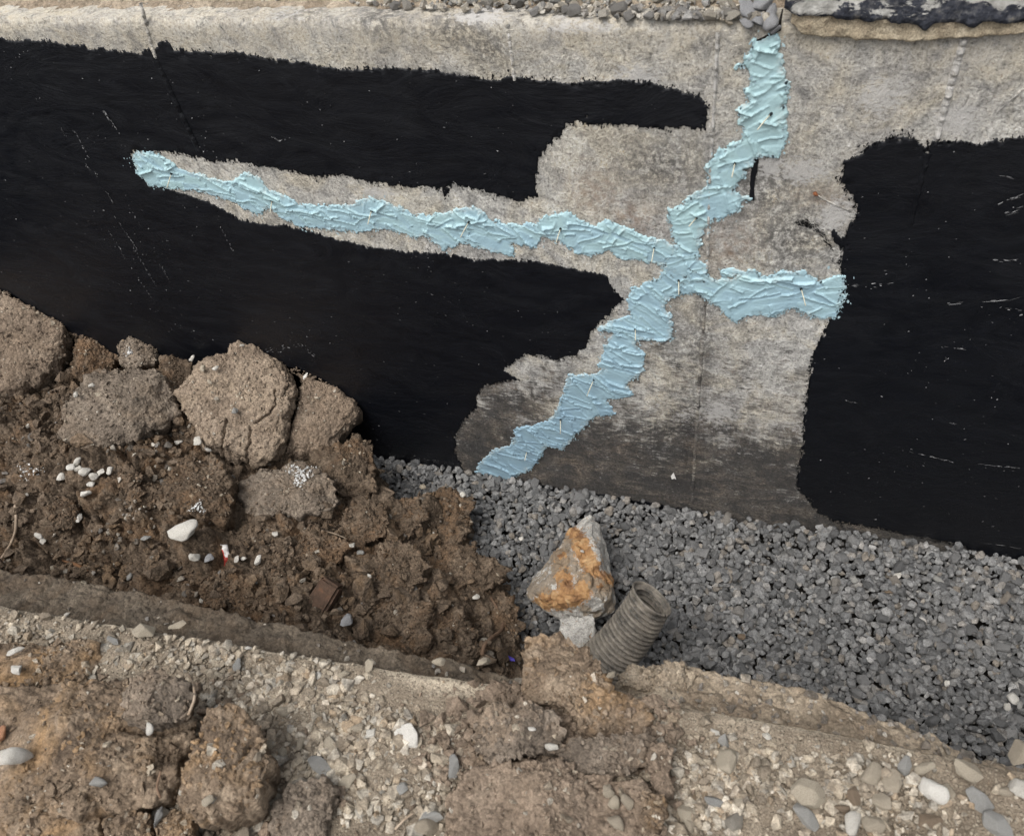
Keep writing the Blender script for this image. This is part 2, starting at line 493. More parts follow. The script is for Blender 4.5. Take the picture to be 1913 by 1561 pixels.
# pipe
M = Mat('muddy_black_plastic', 0.6, 0.35)
mud = M.ramp(M.math('ADD', M.math('MULTIPLY', M.noise(26, 5, 0.7, 0.6), 0.75), M.math('MULTIPLY', M.noise(170, 3, 0.7), 0.35)), [(0.38, 0.1), (0.60, 0.85)])
c = M.mix(mud, (0.022, 0.023, 0.024), M.ramp(M.noise(60, 4), [(0.3, (0.15, 0.132, 0.108)), (0.7, (0.30, 0.265, 0.22))]))
M.bump(M.noise(200, 5, 0.7), 0.002, 0.7)
M_pipe = M.color(c)
M = Mat('pale_root', 0.85, 0.2)
M_root = M.color(M.ramp(M.noise(60, 3), [(0.3, (0.22, 0.16, 0.11)), (0.7, (0.42, 0.34, 0.26))]))
M = Mat('brown_root', 0.85, 0.2)
M_root2 = M.color(M.ramp(M.noise(60, 3), [(0.3, (0.10, 0.062, 0.04)), (0.7, (0.21, 0.14, 0.095))]))
M = Mat('lime_powder', 0.95, 0.1)
M_lime = M.color(M.ramp(M.noise(200, 3), [(0.35, (0.42, 0.41, 0.38)), (0.6, (0.66, 0.66, 0.65))]))
M = Mat('red_white_wrapper', 0.4, 0.5)
c = M.mix(M.ramp(M.attr('red'), [(0.45, 0.0), (0.5, 1.0)]), (0.62, 0.60, 0.58), (0.42, 0.045, 0.03))
M_wrap = M.color(c)
M = Mat('purple_plastic', 0.4, 0.5)
M_purple = M.color((0.05, 0.03, 0.32))
M = Mat('old_brick', 0.9, 0.2)
c = M.ramp(M.noise(50, 6, 0.7), [(0.3, (0.055, 0.038, 0.028)), (0.55, (0.095, 0.06, 0.042)), (0.75, (0.16, 0.085, 0.05))])
M.bump(M.noise(150, 5, 0.7), 0.004, 0.8)
M_brick = M.color(c)
M = Mat('wood_splinter', 0.8, 0.2)
M_wood = M.color(M.ramp(M.noise(1, 4, 0.6, 0, M.scaled((40, 40, 200))), [(0.3, (0.10, 0.05, 0.025)), (0.7, (0.23, 0.12, 0.06))]))
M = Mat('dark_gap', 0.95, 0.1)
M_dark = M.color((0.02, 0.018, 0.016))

# ------------------------------------------------------------------ stones
def bm_arrays(bm):
    bmesh.ops.triangulate(bm, faces=bm.faces[:])
    bm.verts.index_update()
    V = np.array([v.co[:] for v in bm.verts])
    Fc = np.array([[v.index for v in f.verts] for f in bm.faces])
    bm.free()
    return V, Fc
def unit(V, flat, r):
    V = V * np.array(flat) * np.array([1, r.uniform(0.75, 1.2), r.uniform(0.75, 1.2)])
    V = V - (V.max(0) + V.min(0)) / 2
    return V / (V[:, 0].max() - V[:, 0].min())
def hull(seed, npts, flat, bev=0.0, segs=1, spread=0.25):
    """a crushed stone: the hull of a few random points, its edges broken by a small bevel"""
    r = np.random.default_rng(seed)
    bm = bmesh.new()
    for _ in range(npts):
        v = nrm(r.normal(0, 1, 3)) * (1 - spread * r.uniform() ** 2)
        bm.verts.new(v)
    g = bmesh.ops.convex_hull(bm, input=bm.verts)
    bmesh.ops.delete(bm, geom=[v for v in bm.verts if not v.link_faces], context='VERTS')
    bmesh.ops.dissolve_limit(bm, angle_limit=0.35, verts=bm.verts[:], edges=bm.edges[:])
    if bev:
        bmesh.ops.bevel(bm, geom=bm.edges[:], offset=bev, segments=segs, affect='EDGES', profile=0.6, clamp_overlap=True)
    V, Fc = bm_arrays(bm)
    return unit(V, flat, r), Fc
def pebble_proto(seed, flat):
    r = np.random.default_rng(seed)
    bm = bmesh.new()
    bmesh.ops.create_icosphere(bm, subdivisions=2 if seed > 210 else 3, radius=1.0)
    V, Fc = bm_arrays(bm)
    for _ in range(12):
        d = nrm(r.normal(0, 1, 3)); q = r.uniform(0.42, 0.8)
        s_ = V @ d
        V = V - np.outer(np.maximum(0, s_ - q), d) * 0.92
    V = V * (1 + 0.22 * fbm(V * 1.3 + seed, 3, seed) + 0.05 * fbm(V * 5 + seed, 3, seed + 2))[:, None]
    return unit(V, flat, r), Fc
PROTO = [hull(100 + i, 14 + i % 6, (1, 0.82, 0.66), 0.10, 1) for i in range(24)]       # crushed stone
PROTO_M = [hull(500 + i, 20 + i % 6, (1, 0.82, 0.66), 0.0, 1, 0.12) for i in range(24)]     # many-faced small stone
PROTO_B = [hull(400 + i, 13 + i % 6, (1, 0.80, 0.60), 0.10, 3) for i in range(16)]     # bigger, softer edges
PROTO_R = [pebble_proto(200 + i, (1, 0.80, 0.58)) for i in range(14)]                  # water-worn
PROTO_L = [hull(300 + i, 10 + i % 5, (1, 0.80, 0.66)) for i in range(20)]               # grit and crumbs
def rotmats(n, tilt=0.5, r=rng):
    a = r.uniform(0, 2 * math.pi, n)
    tx, ty = r.normal(0, tilt, n), r.normal(0, tilt, n)
    ca, sa = np.cos(a), np.sin(a)
    Z = np.zeros((n, 3, 3)); Z[:, 0, 0] = ca; Z[:, 0, 1] = -sa; Z[:, 1, 0] = sa; Z[:, 1, 1] = ca; Z[:, 2, 2] = 1
    X = np.zeros((n, 3, 3)); X[:, 0, 0] = 1; X[:, 1, 1] = np.cos(tx); X[:, 1, 2] = -np.sin(tx); X[:, 2, 1] = np.sin(tx); X[:, 2, 2] = np.cos(tx)
    Y = np.zeros((n, 3, 3)); Y[:, 1, 1] = 1; Y[:, 0, 0] = np.cos(ty); Y[:, 0, 2] = np.sin(ty); Y[:, 2, 0] = -np.sin(ty); Y[:, 2, 2] = np.cos(ty)
    return Y @ X @ Z
def joined(name, pos, size, protos, mat, parent=None, tilt=0.5, smooth=False):
    n = len(pos)
    R = rotmats(n, tilt)
    pick = rng.integers(0, len(protos), n)
    Vs, Fs, base = [], [], 0
    for k, (pv, pf) in enumerate(protos):
        idx = np.where(pick == k)[0]
        if not len(idx):
            continue
        v = np.einsum('nij,vj->nvi', R[idx], pv) * size[idx, None, None] + pos[idx, None, :]
        Vs.append(v.reshape(-1, 3))
        f = pf[None] + (np.arange(len(idx)) * len(pv))[:, None, None] + base
        Fs.append(f.reshape(-1, 3))
        base += len(idx) * len(pv)
    o = obj(name, mesh_np(name, np.concatenate(Vs), np.concatenate(Fs), smooth), mat, parent)
    return tag(o, kind='stuff')
_pm = {}
def proto_mesh(k, mat, which='A'):
    key = (k, mat.name, which)
    if key not in _pm:
        P_ = {'A': PROTO_B, 'R': PROTO_R, 'L': PROTO_L, 'G': PROTO}[which]
        v, f = P_[k % len(P_)]
        me = mesh_np('stone', v, f, which in 'R')
        me.materials.append(mat)
        _pm[key] = me
    return _pm[key]
def single(name, pos, size, mat, parent=None, which='A', tilt=0.35, k=None, r=rng, squash=None, rotz=None):
    o = bpy.data.objects.new(name, proto_mesh(int(r.integers(0, 99)) if k is None else k, mat, which))
    C.objects.link(o)
    o.location = pos
    o.rotation_euler = (r.normal(0, tilt), r.normal(0, tilt), r.uniform(0, 6.28) if rotz is None else rotz)
    q = squash or (1, 1, 1)
    o.scale = (size * q[0], size * q[1], size * q[2])
    if parent:
        o.parent = parent
    return o
def rng_shift(pts, amt):
    return pts
def poisson(n, x0, x1, y0, y1, ok, r=rng):
    """n darts with a crude grid thinning"""
    x = r.uniform(x0, x1, n); y = r.uniform(y0, y1, n)
    k = ok(x, y)
    return x[k], y[k]

# ================================================================== FOUNDATION WALL
XL, XR, ZB, ZT = -3.2, 2.2, -0.12, 1.236
wall = empty('foundation_wall', (0, WY, 0), 'tall grey concrete foundation wall partly painted black with pale blue filler over its crack', 'wall')
CRACKX = float(on_y(1458, 60)[0])
nx, nz = 440, 110
gx = np.linspace(XL, XR, nx); gz = np.linspace(ZB, ZT, nz)
X, Z = [a.ravel() for a in np.meshgrid(gx, gz, indexing='ij')]
def at_wall(px, py):
    p = on_y(px, py); return p[0], p[2]
Y = WY + 0.0012 * fbm(P3(X * 30, Z * 30), 3, 5) + 0.003 * fbm(P3(X * 3, Z * 3), 2, 9)
top_n = 0.5 + 0.5 * fbm(P3(X * 22, X * 0), 3, 31)
chip = np.clip((Z - (ZT - 0.016 * (0.2 + top_n))) / 0.03, 0, 1) * sstep(CRACKX + 0.005, CRACKX - 0.02, X)
Y = Y + chip ** 1.5 * 0.03
def blob(cx_, cz_, rx, rz, p=2):
    return np.exp(-(np.abs((X - cx_) / rx) ** p + np.abs((Z - cz_) / rz) ** p))
nb = fbm(P3(X * 6, Z * 6), 4, 77)
dirt = np.clip((0.70 - (Z + 0.14 * nb + 0.05 * fbm(P3(X * 25, Z * 40), 3, 78))) / 0.60, 0, 1) * 0.95
boards = np.clip(0.15 + 0.9 * sstep(1.0, 0.8, Z) * sstep(-1.0, -0.6, X), 0, 1)
whitea = (0.30 + 0.45 * fbm(P3(X * 9, Z * 12), 3, 79)) * np.exp(-((Z - 0.38) / 0.13) ** 2) * sstep(-0.35, -0.2, X) * sstep(0.35, 0.2, X)
for px, py, a, b_ in ((360, 15, .10, .012), (520, 25, .06, .015), (890, 38, .06, .008), (1080, 50, .09, .01), (1190, 150, .05, .03), (1645, 180, .04, .035), (700, 360, .05, .015), (1790, 225, .04, .03), (1500, 320, .05, .03), (1440, 310, .03, .03), (1560, 400, .03, .04)):
    wx, wz = at_wall(px, py)
    whitea = np.maximum(whitea, 0.8 * blob(wx, wz, a, b_))
grime = np.zeros_like(X)
for px, py, a, b_ in ((850, 55, .06, .03), (915, 95, .04, .03), (1330, 75, .012, .02), (1240, 310, .10, .06), (1420, 350, .1, .1), (1480, 440, .1, .1), (1312, 640, .035, .25), (1290, 800, .03, .2), (1240, 620, .05, .08), (700, 40, .05, .03), (560, 30, .04, .02), (940, 270, .05, .05)):
    wx, wz = at_wall(px, py)
    grime = np.maximum(grime, blob(wx, wz, a, b_))
rosy = np.zeros_like(X)
for px, py, a, b_ in ((1370, 460, .05, .06), (1110, 360, .05, .05), (1180, 410, .05, .04), (1540, 370, .05, .02)):
    wx, wz = at_wall(px, py)
    rosy = np.maximum(rosy, blob(wx, wz, a, b_))
sanda = np.clip(sstep(1.16, 1.235, Z + 0.03 * nb) * 0.75 + 0.35 * sstep(0.8, 1.2, Z + 0.3 * nb) + 0.4 * np.exp(-((X + 1.2) / 0.5) ** 2) * sstep(0.55, 0.7, Z), 0, 1)
V = np.stack([X, Y, Z], 1)
V[:, 1] -= WY
fc = grid_faces(nx, nz)
# the top and the back of the wall
bt = [np.array([(gx[i], 0.34, ZT) for i in range(nx)])]
V2 = np.concatenate([V] + bt)
tf = []
for i in range(nx - 1):
    a = i * nz + nz - 1; b2 = (i + 1) * nz + nz - 1
    tf.append([a, b2, nx * nz + i + 1, nx * nz + i])
pad = lambda a, v=0.0: np.concatenate([a, np.full(nx, v)])
me = mesh_np('concrete', V2, np.concatenate([fc, np.array(tf)]), True, {'dirt': pad(dirt), 'white': pad(whitea), 'grime': pad(grime), 'rosy': pad(rosy), 'sand': pad(sanda, 0.8), 'boards': pad(boards)})
obj('concrete', me, M_conc, wall)

# formwork seams: thin raised fins of concrete
def seam(pts, w, h, white=0.28, dirt0=0.0, mat=None, parent=None):
    q = np.array([at_wall(*p) for p in pts])
    t = np.linspace(0, 1, 120)
    k = np.linspace(0, 1, len(q))
    sx, sz = np.interp(t, k, q[:, 0]), np.interp(t, k, q[:, 1])
    n_ = fbm(P3(sz * 60, t * 0), 3, 3)
    hh = h * (np.clip(0.6 + 1.3 * n_, 0.0, 1.6) if not mat else 0.75 + 0.3 * n_)
    sx = sx + 0.0015 * n_
    cols = []
    for u, d in ((-1, 0.0), (-0.5, 0.8), (0.1, 1.0), (0.6, 0.7), (1, 0.0)):
        cols.append(np.stack([sx + u * w, -hh * d + 0.001, sz], 1))
    V = np.stack(cols, 1).reshape(-1, 3)
    n0 = len(V)
    z_ = np.zeros(n0)
    me = mesh_np('seam', V, grid_faces(120, 5), True, {'dirt': np.maximum(dirt0, 0.75 * sstep(0.4, 0.1, V[:, 2])), 'white': z_ + white, 'grime': z_, 'rosy': z_, 'sand': z_ + 0.2, 'boards': z_})
    if mat:
        V2_ = V.copy(); V2_[:, 1] -= 0.0022
        me = mesh_np('seam', V2_, grid_faces(120, 5))
    return obj('seam', me, mat or M_conc, parent or wall)
seam([(262, 5), (285, 92), (292, 110)], 0.004, 0.006)
seam([(948, 45), (955, 100), (961, 150)], 0.0035, 0.006, 0.5)
seam([(1341, 60), (1334, 200), (1326, 330), (1321, 500)], 0.0035, 0.007, 0.5)
seam([(1318, 560), (1306, 720), (1293, 940)], 0.004, 0.004, 0.0, 0.55)
seam([(1801, 72), (1775, 165), (1748, 262)], 0.006, 0.009, 0.5)
seam([(1913, 165), (1885, 190), (1862, 210)], 0.003, 0.003)

# ---- black coating
def grid_patch(name, polys, cell, mat, off, field_fn, height_fn, extra=None, parent=wall, B=8, merge=True):
    q = np.concatenate([wall2(p) for p in polys])
    x0, z0 = q.min(0) - 0.03; x1, z1 = q.max(0) + 0.03
    x0 = max(x0, -2.7); z0 = max(z0, -0.1); x1 = min(x1, 1.5); z1 = min(z1, ZT)
    nbx, nbz = int((x1 - x0) / cell / B) + 1, int((z1 - z0) / cell / B) + 1
    nx_, nz_ = nbx * B + 1, nbz * B + 1
    def sd(x, z):
        f = np.full(len(x), -9.0)
        for p in polys:
            f = np.maximum(f, sdf(wall2(p), x, z))
        return f
    # coarse distance first
    cxs, czs = x0 + np.arange(nbx + 1) * cell * B, z0 + np.arange(nbz + 1) * cell * B
    cX, cZ = [a_.ravel() for a_ in np.meshgrid(cxs, czs, indexing='ij')]
    cf = sd(cX, cZ).reshape(nbx + 1, nbz + 1)
    cy = (0.0012 * fbm(P3(cX * 30, cZ * 30), 3, 5) + 0.003 * fbm(P3(cX * 3, cZ * 3), 2, 9)).reshape(nbx + 1, nbz + 1)
    iu, iv = np.arange(nx_), np.arange(nz_)
    bu, bv = np.minimum(iu // B, nbx - 1), np.minimum(iv // B, nbz - 1)
    fu, fv = ((iu - bu * B) / B)[:, None], ((iv - bv * B) / B)[None]
    up = lambda G: (G[bu][:, bv] * (1 - fu) * (1 - fv) + G[bu + 1][:, bv] * fu * (1 - fv) + G[bu][:, bv + 1] * (1 - fu) * fv + G[bu + 1][:, bv + 1] * fu * fv).ravel()
    X_, Z_ = [a_.ravel() for a_ in np.meshgrid(x0 + iu * cell, z0 + iv * cell, indexing='ij')]
    f = up(cf); raw = f.copy(); base = up(cy)
    near = np.abs(f) < 0.04 if merge else f > -0.04
    raw[near] = sd(X_[near], Z_[near])
    f[near] = field_fn(X_[near], Z_[near], raw[near])
    G = f.reshape(nx_, nz_)
    gxx, gzz = np.gradient(G, cell)
    g2 = gxx.ravel() ** 2 + gzz.ravel() ** 2 + 0.05
    out = f <= 0
    sx = np.clip(-f * gxx.ravel() / g2, -cell, cell) * out
    sz = np.clip(-f * gzz.ravel() / g2, -cell, cell) * out
    ins = (f > 0).reshape(nx_, nz_)
    keep = ins[:-1, :-1] | ins[1:, :-1] | ins[:-1, 1:] | ins[1:, 1:]
    h = np.zeros(len(X_)) + 0.0006
    if height_fn:
        kk = f > 0
        h[kk] = height_fn(X_[kk], Z_[kk], f[kk], raw[kk])
    h = np.where(out, -0.0012, h)
    V_ = np.stack([X_ + sx, base - off - h, Z_ + sz], 1)
    at_ = extra(X_, Z_, f, raw) if extra else {}
    if merge:
        full = np.minimum.reduceat(np.minimum.reduceat(np.where(ins, 1, 0)[:-1, :-1], np.arange(0, nx_ - 1, B), 0), np.arange(0, nz_ - 1, B), 1)
        c_in = (f.reshape(nx_, nz_)[::B, ::B] > 0.0) & True
        full = (full > 0) & c_in[:-1, :-1] & c_in[1:, :-1] & c_in[:-1, 1:] & c_in[1:, 1:]
        rr = ins.reshape(nx_, nz_)
        okr = np.ones_like(full)
        okr &= np.array([[True]])
        # right and upper border rows must be inside too
        for k in range(B + 1):
            okr &= rr[B::B, :][:, np.minimum(np.arange(nbz) * B + k, nz_ - 1)] & rr[:, B::B][np.minimum(np.arange(nbx) * B + k, nx_ - 1)]
        full &= okr
        keep = keep & ~np.repeat(np.repeat(full, B, 0), B, 1)
        bi, bj = np.nonzero(full)
        c0 = bi * B * nz_ + bj * B
        bigq = np.stack([c0, c0 + B * nz_, c0 + B * nz_ + B, c0 + B], 1)
        fcs = np.concatenate([grid_faces(nx_, nz_, keep), bigq])
    else:
        fcs = grid_faces(nx_, nz_, keep)
    V_, fc_, at_ = compact(V_, fcs, at_)
    return obj(name, mesh_np(name, V_, fc_, True, at_), mat, parent)

BA = [(-420, 40), (-200, 52), (0, 72), (60, 75), (140, 85), (200, 95), (262, 101), (276, 92), (288, 108), (298, 84), (312, 76), (326, 92), (400, 95), (480, 105), (560, 117), (640, 130), (700, 127), (780, 127), (860, 140), (930, 148), (960, 144), (1000, 150), (1060, 155), (1130, 155), (1180, 150), (1230, 158), (1275, 170), (1308, 178), (1321, 200), (1318, 225), (1312, 242), (1270, 238), (1200, 238), (1140, 232), (1090, 230), (1058, 232), (1045, 255), (1020, 275), (1005, 300), (1003, 340), (1003, 366), (965, 376), (900, 355), (850, 345), (840, 350), (832, 372), (824, 350), (760, 350), (700, 340), (670, 335), (650, 325), (600, 330), (560, 322), (490, 310), (430, 300), (390, 300), (330, 285), (290, 283), (238, 284), (250, 300), (262, 325), (280, 346), (310, 351), (350, 365), (390, 376), (430, 400), (465, 415), (520, 420), (580, 432), (640, 450), (700, 462), (760, 470), (830, 472), (870, 482), (930, 485), (1000, 487), (1060, 500), (1135, 515), (1140, 530), (1165, 560), (1145, 575), (1130, 595), (1110, 610), (1095, 640), (1080, 660), (1040, 672), (1010, 665), (985, 660), (965, 672), (940, 690), (970, 709), (940, 711), (900, 722), (888, 740), (892, 760), (862, 790), (850, 820), (852, 850), (864, 876), (880, 930), (700, 930), (-420, 1100)]
BB = [(2300, 250), (1990, 252), (1913, 256), (1880, 260), (1830, 270), (1790, 264), (1750, 265), (1738, 262), (1729, 284), (1721, 266), (1690, 248), (1660, 258), (1630, 268), (1600, 290), (1578, 300), (1572, 340), (1588, 365), (1604, 380), (1598, 410), (1582, 430), (1575, 455), (1570, 490), (1578, 525), (1562, 570), (1545, 610), (1530, 640), (1515, 670), (1512, 720), (1505, 760), (1500, 830), (1492, 870), (1490, 910), (1510, 930), (1530, 958), (1560, 972), (1640, 984), (1700, 998), (1800, 1018), (1850, 1044), (1913, 1054), (2100, 1080), (2300, 1150)]
BC = [(1411, 286), (1418, 300), (1413, 330), (1409, 352), (1407, 374), (1398, 370), (1401, 340), (1403, 305)]
BD = [(930, 892), (1050, 912), (1150, 928), (1230, 942), (1318, 958), (1305, 1000), (1100, 975), (930, 935)]
BE = [(1558, 426), (1566, 440), (1578, 458), (1570, 466), (1560, 450), (1553, 432)]
def coat_field(x, z, f):
    bris = noise(P3(x * 280, z * 35), 41) * 0.010 + noise(P3(x * 40, z * 230), 43) * 0.004
    big = fbm(P3(x * 26, z * 26), 4, 45, 0.6) * 0.006
    ff = f + big + bris
    # missed spots close to the edge
    hn = noise(P3(x * 120, z * 120), 47) + 0.4 * noise(P3(x * 300, z * 300), 48)
    ff = np.where((f < 0.035) & (hn > 0.55 + f * 9), -0.002, ff)
    return ff
coat_h = None
o = grid_patch('coating', [BA], 0.0023, M_black, 0.0012, coat_field, coat_h)
tag(o, 'glossy black brushed coating covering the left of the wall')
coatA = o
o = grid_patch('coating', [BB], 0.0023, M_black, 0.0012, coat_field, coat_h)
tag(o, 'glossy black brushed coating covering the right of the wall')
coatB = o
o = grid_patch('coating', [BC], 0.002, M_black, 0.0012, lambda x, z, f: f + 0.3 * (coat_field(x, z, f) - f), coat_h)
tag(o, 'short upright black brush mark on bare concrete')
o = grid_patch('coating', [BD], 0.0025, M_black, 0.0012, coat_field, coat_h)
tag(o, 'black tar band along the foot of the wall')
o = grid_patch('coating', [BE], 0.002, M_black, 0.0012, lambda x, z, f: f + 0.4 * (coat_field(x, z, f) - f), coat_h)
tag(o, 'short slanting black dab beside the right coating')
# dry brush smear: dots of coating left of the right-hand field
def dots(name, parent, spots, mat, off):
    V_, F_ = [], []
    for (x, z, l, w, a) in spots:
        n = 6
        i0 = len(V_)
        for k in range(n):
            t = 2 * math.pi * k / n
            r_ = random.uniform(0.6, 1.15)
            u, v = l / 2 * math.cos(t) * r_, w / 2 * math.sin(t) * r_
            V_.append((x + u * math.cos(a) - v * math.sin(a), off, z + u * math.sin(a) + v * math.cos(a)))
        F_.append(list(range(i0, i0 + n))[::-1])
    me = bpy.data.meshes.new(name)
    me.from_pydata(V_, [], F_)
    return tag(obj(name, me, mat, parent), kind='stuff')
sp = []
for _ in range(150):
    t = random.random()
    px, py = 1492 + 62 * t + random.gauss(0, 3), 412 + 50 * t - 14 * math.sin(t * 3.1) + random.gauss(0, 3.5)
    wx, wz = at_wall(px, py)
    sp.append((wx, wz, random.uniform(.002, .008), random.uniform(.001, .0025), -0.75 + random.gauss(0, .3)))
dots('brush_smear', wall, sp, M_black, -0.005)
seam([(292, 110), (330, 195), (372, 282)], 0.006, 0.006, mat=M_black, parent=coatA)
seam([(1735, 285), (1722, 330), (1700, 420)], 0.005, 0.004, mat=M_black, parent=coatB)
def fringe(poly, n, parent, name, mat, off, spread, ls, seed, zmin=0.03):
    r = np.random.default_rng(seed)
    q = wall2(poly)
    e = np.roll(q, -1, 0) - q
    L_ = np.sqrt((e ** 2).sum(1))
    i = r.choice(len(q), n, p=L_ / L_.sum())
    p_ = q[i] + e[i] * r.uniform(0, 1, n)[:, None]
    nn = np.stack([e[i][:, 1], -e[i][:, 0]], 1) / (L_[i][:, None] + 1e-9)
    test = sdf(q, p_[:, 0] + nn[:, 0] * 0.003, p_[:, 1] + nn[:, 1] * 0.003)
    nn = np.where((test > 0)[:, None], -nn, nn)
    clump = 0.5 + 1.2 * np.clip(noise(P3(p_[:, 0] * 30, p_[:, 1] * 30), seed), -0.4, 1)
    p_ = p_ + nn * (r.exponential(spread, n) * clump - 0.001)[:, None]
    spots = []
    for (a_, b_) in p_:
        if zmin < b_ < ZT - 0.01 and -2.4 < a_ < 1.2:
            l_ = r.uniform(*ls)
            spots.append((a_, b_, l_, l_ * r.uniform(0.22, 0.6), r.normal(1.45, 0.5)))
    return dots(name, parent, spots, mat, off)
fringe(BA, 4200, coatA, 'brush_fringe', M_black, -0.0036, 0.0045, (0.0018, 0.0075), 201)
fringe(BB, 2200, coatB, 'brush_fringe', M_black, -0.0036, 0.0045, (0.0018, 0.0075), 202)
# pale flecks where the coating missed or caught grit
def poly_pick(poly, n):
    q = wall2(poly)
    x = rng.uniform(max(q[:, 0].min(), -2.2), min(q[:, 0].max(), 1.0), n * 3); z = rng.uniform(max(q[:, 1].min(), 0), q[:, 1].max(), n * 3)
    k = sdf(q, x, z) > 0.006
    return x[k][:n], z[k][:n]
def flecks(poly, n, parent, ang, streaks, seed):
    x, z = poly_pick(poly, n * 2)
    cl = noise(P3(x * 5, z * 5), seed) + 0.3 * noise(P3(x * 18, z * 18), seed + 1)
    keep = rng.uniform(-0.5, 0.7, len(x)) < cl
    x, z = x[keep][:n], z[keep][:n]
    spots = []
    for a, b_ in zip(x, z):
        l = min(abs(random.gauss(0, 0.0012)) + 0.0010, 0.005)
        spots.append((a, b_, l * random.uniform(1, 1.8), l * 0.7, ang + random.gauss(0, 0.5)))
    for (p0, p1, k, lmax, jit) in streaks:
        a, b_ = np.array(at_wall(*p0)), np.array(at_wall(*p1))
        an = math.atan2(b_[1] - a[1], b_[0] - a[0])
        for _ in range(k):
            t = random.random()
            q = a + (b_ - a) * t
            spots.append((q[0] + random.gauss(0, jit), q[1] + random.gauss(0, jit), random.uniform(.002, lmax), random.uniform(.001, .0018), an + random.gauss(0, .15)))
    return dots('bare_fleck', parent, spots, M_fleck, -0.0043)
flecks(BA, 900, coatA, 0.2, [((112, 230), (126, 255), 7, .004, .001), ((140, 240), (170, 295), 26, .005, .002), ((160, 305), (186, 328), 14, .005, .002), ((200, 355), (218, 385), 14, .007, .001), ((238, 375), (265, 420), 10, .006, .001), ((215, 400), (262, 470), 24, .008, .0012), ((205, 430), (228, 465), 10, .006, .001), ((250, 460), (295, 535), 36, .007, .002), ((300, 490), (320, 525), 14, .006, .001), ((395, 385), (438, 470), 12, .006, .002), ((222, 455), (240, 490), 12, .006, .001), ((255, 510), (285, 555), 10, .006, .001), ((195, 205), (215, 235), 18, .012, .003), ((210, 225), (225, 248), 9, .012, .001), ((507, 252), (525, 262), 9, .01, .001), ((522, 262), (542, 256), 9, .01, .001), ((480, 660), (560, 640), 26, .014, .006), ((560, 640), (590, 665), 16, .014, .005), ((725, 845), (850, 865), 70, .004, .004)], 61)
flecks(BB, 330, coatB, 0.1, [((1860, 322), (1890, 330), 3, .03, .001), ((1765, 565), (1800, 563), 3, .03, .001), ((1830, 562), (1895, 555), 5, .035, .001), ((1760, 645), (1800, 648), 5, .03, .001), ((1870, 375), (1913, 365), 7, .02, .003), ((1880, 395), (1913, 385), 9, .018, .004), ((1855, 482), (1913, 485), 7, .02, .002), ((1578, 745), (1600, 750), 14, .012, .0012), ((1690, 838), (1780, 860), 16, .015, .001), ((1815, 862), (1913, 872), 16, .022, .001), ((1775, 787), (1800, 792), 4, .018, .001), ((1585, 532), (1660, 530), 14, .012, .003), ((1830, 1010), (1913, 1022), 6, .03, .001), ((1880, 575), (1913, 578), 4, .03, .001), ((1765, 672), (1775, 660), 6, .006, .001)], 71)

# ---- blue filler smeared over the crack
SA = [(245, 290), (275, 283), (300, 292), (330, 315), (360, 325), (400, 335), (435, 345), (460, 325), (480, 330), (500, 355), (540, 370), (560, 385), (610, 385), (650, 385), (690, 372), (710, 375), (740, 385), (780, 405), (830, 400), (850, 392), (890, 390), (905, 402), (930, 420), (1000, 420), (1020, 405), (1060, 397), (1080, 410), (1110, 425), (1140, 412), (1180, 430), (1200, 440), (1250, 455), (1265, 460), (1262, 500), (1225, 490), (1180, 480), (1155, 478), (1140, 462), (1110, 475), (1080, 470), (1050, 450), (1010, 440), (1000, 460), (960, 452), (955, 475), (930, 470), (890, 458), (860, 450), (830, 465), (800, 440), (770, 440), (740, 430), (700, 425), (660, 430), (600, 425), (560, 420), (530, 405), (500, 385), (480, 400), (440, 375), (410, 365), (370, 355), (330, 350), (280, 345), (262, 325)]
SB = [(1408, 77), (1425, 76), (1450, 65), (1455, 110), (1468, 150), (1465, 190), (1462, 230), (1466, 265), (1450, 292), (1425, 285), (1400, 300), (1385, 330), (1366, 358), (1395, 368), (1372, 393), (1330, 410), (1310, 430), (1302, 445), (1300, 480), (1320, 500), (1322, 522), (1270, 525), (1240, 500), (1248, 480), (1272, 458), (1260, 440), (1253, 410), (1250, 395), (1280, 380), (1300, 365), (1322, 350), (1325, 310), (1345, 285), (1375, 270), (1393, 252), (1380, 205), (1403, 192), (1393, 165), (1412, 152), (1398, 124), (1380, 122), (1404, 106), (1405, 88)]
SC = [(1290, 500), (1330, 522), (1370, 522), (1386, 508), (1415, 505), (1420, 518), (1450, 515), (1470, 508), (1510, 512), (1530, 525), (1576, 515), (1575, 555), (1560, 590), (1530, 590), (1500, 580), (1480, 570), (1460, 580), (1445, 590), (1420, 580), (1390, 590), (1370, 600), (1345, 570), (1325, 560), (1300, 545), (1270, 545)]
SD = [(1250, 500), (1290, 520), (1292, 545), (1250, 552), (1235, 570), (1250, 590), (1257, 632), (1230, 637), (1200, 630), (1185, 640), (1200, 660), (1200, 690), (1170, 715), (1180, 737), (1130, 745), (1145, 772), (1110, 775), (1085, 800), (1065, 818), (1050, 838), (1020, 830), (1010, 852), (985, 877), (950, 894), (888, 881), (903, 858), (925, 840), (960, 830), (965, 800), (1020, 790), (1040, 770), (1060, 720), (1065, 700), (1110, 700), (1130, 690), (1120, 680), (1135, 640), (1150, 620), (1122, 614), (1140, 602), (1180, 590), (1175, 560), (1185, 540), (1230, 520)]
SE = [(1350, 505), (1365, 500), (1374, 506), (1368, 515), (1352, 514)]
SPOLY = [SA, SB, SC, SD, SE]
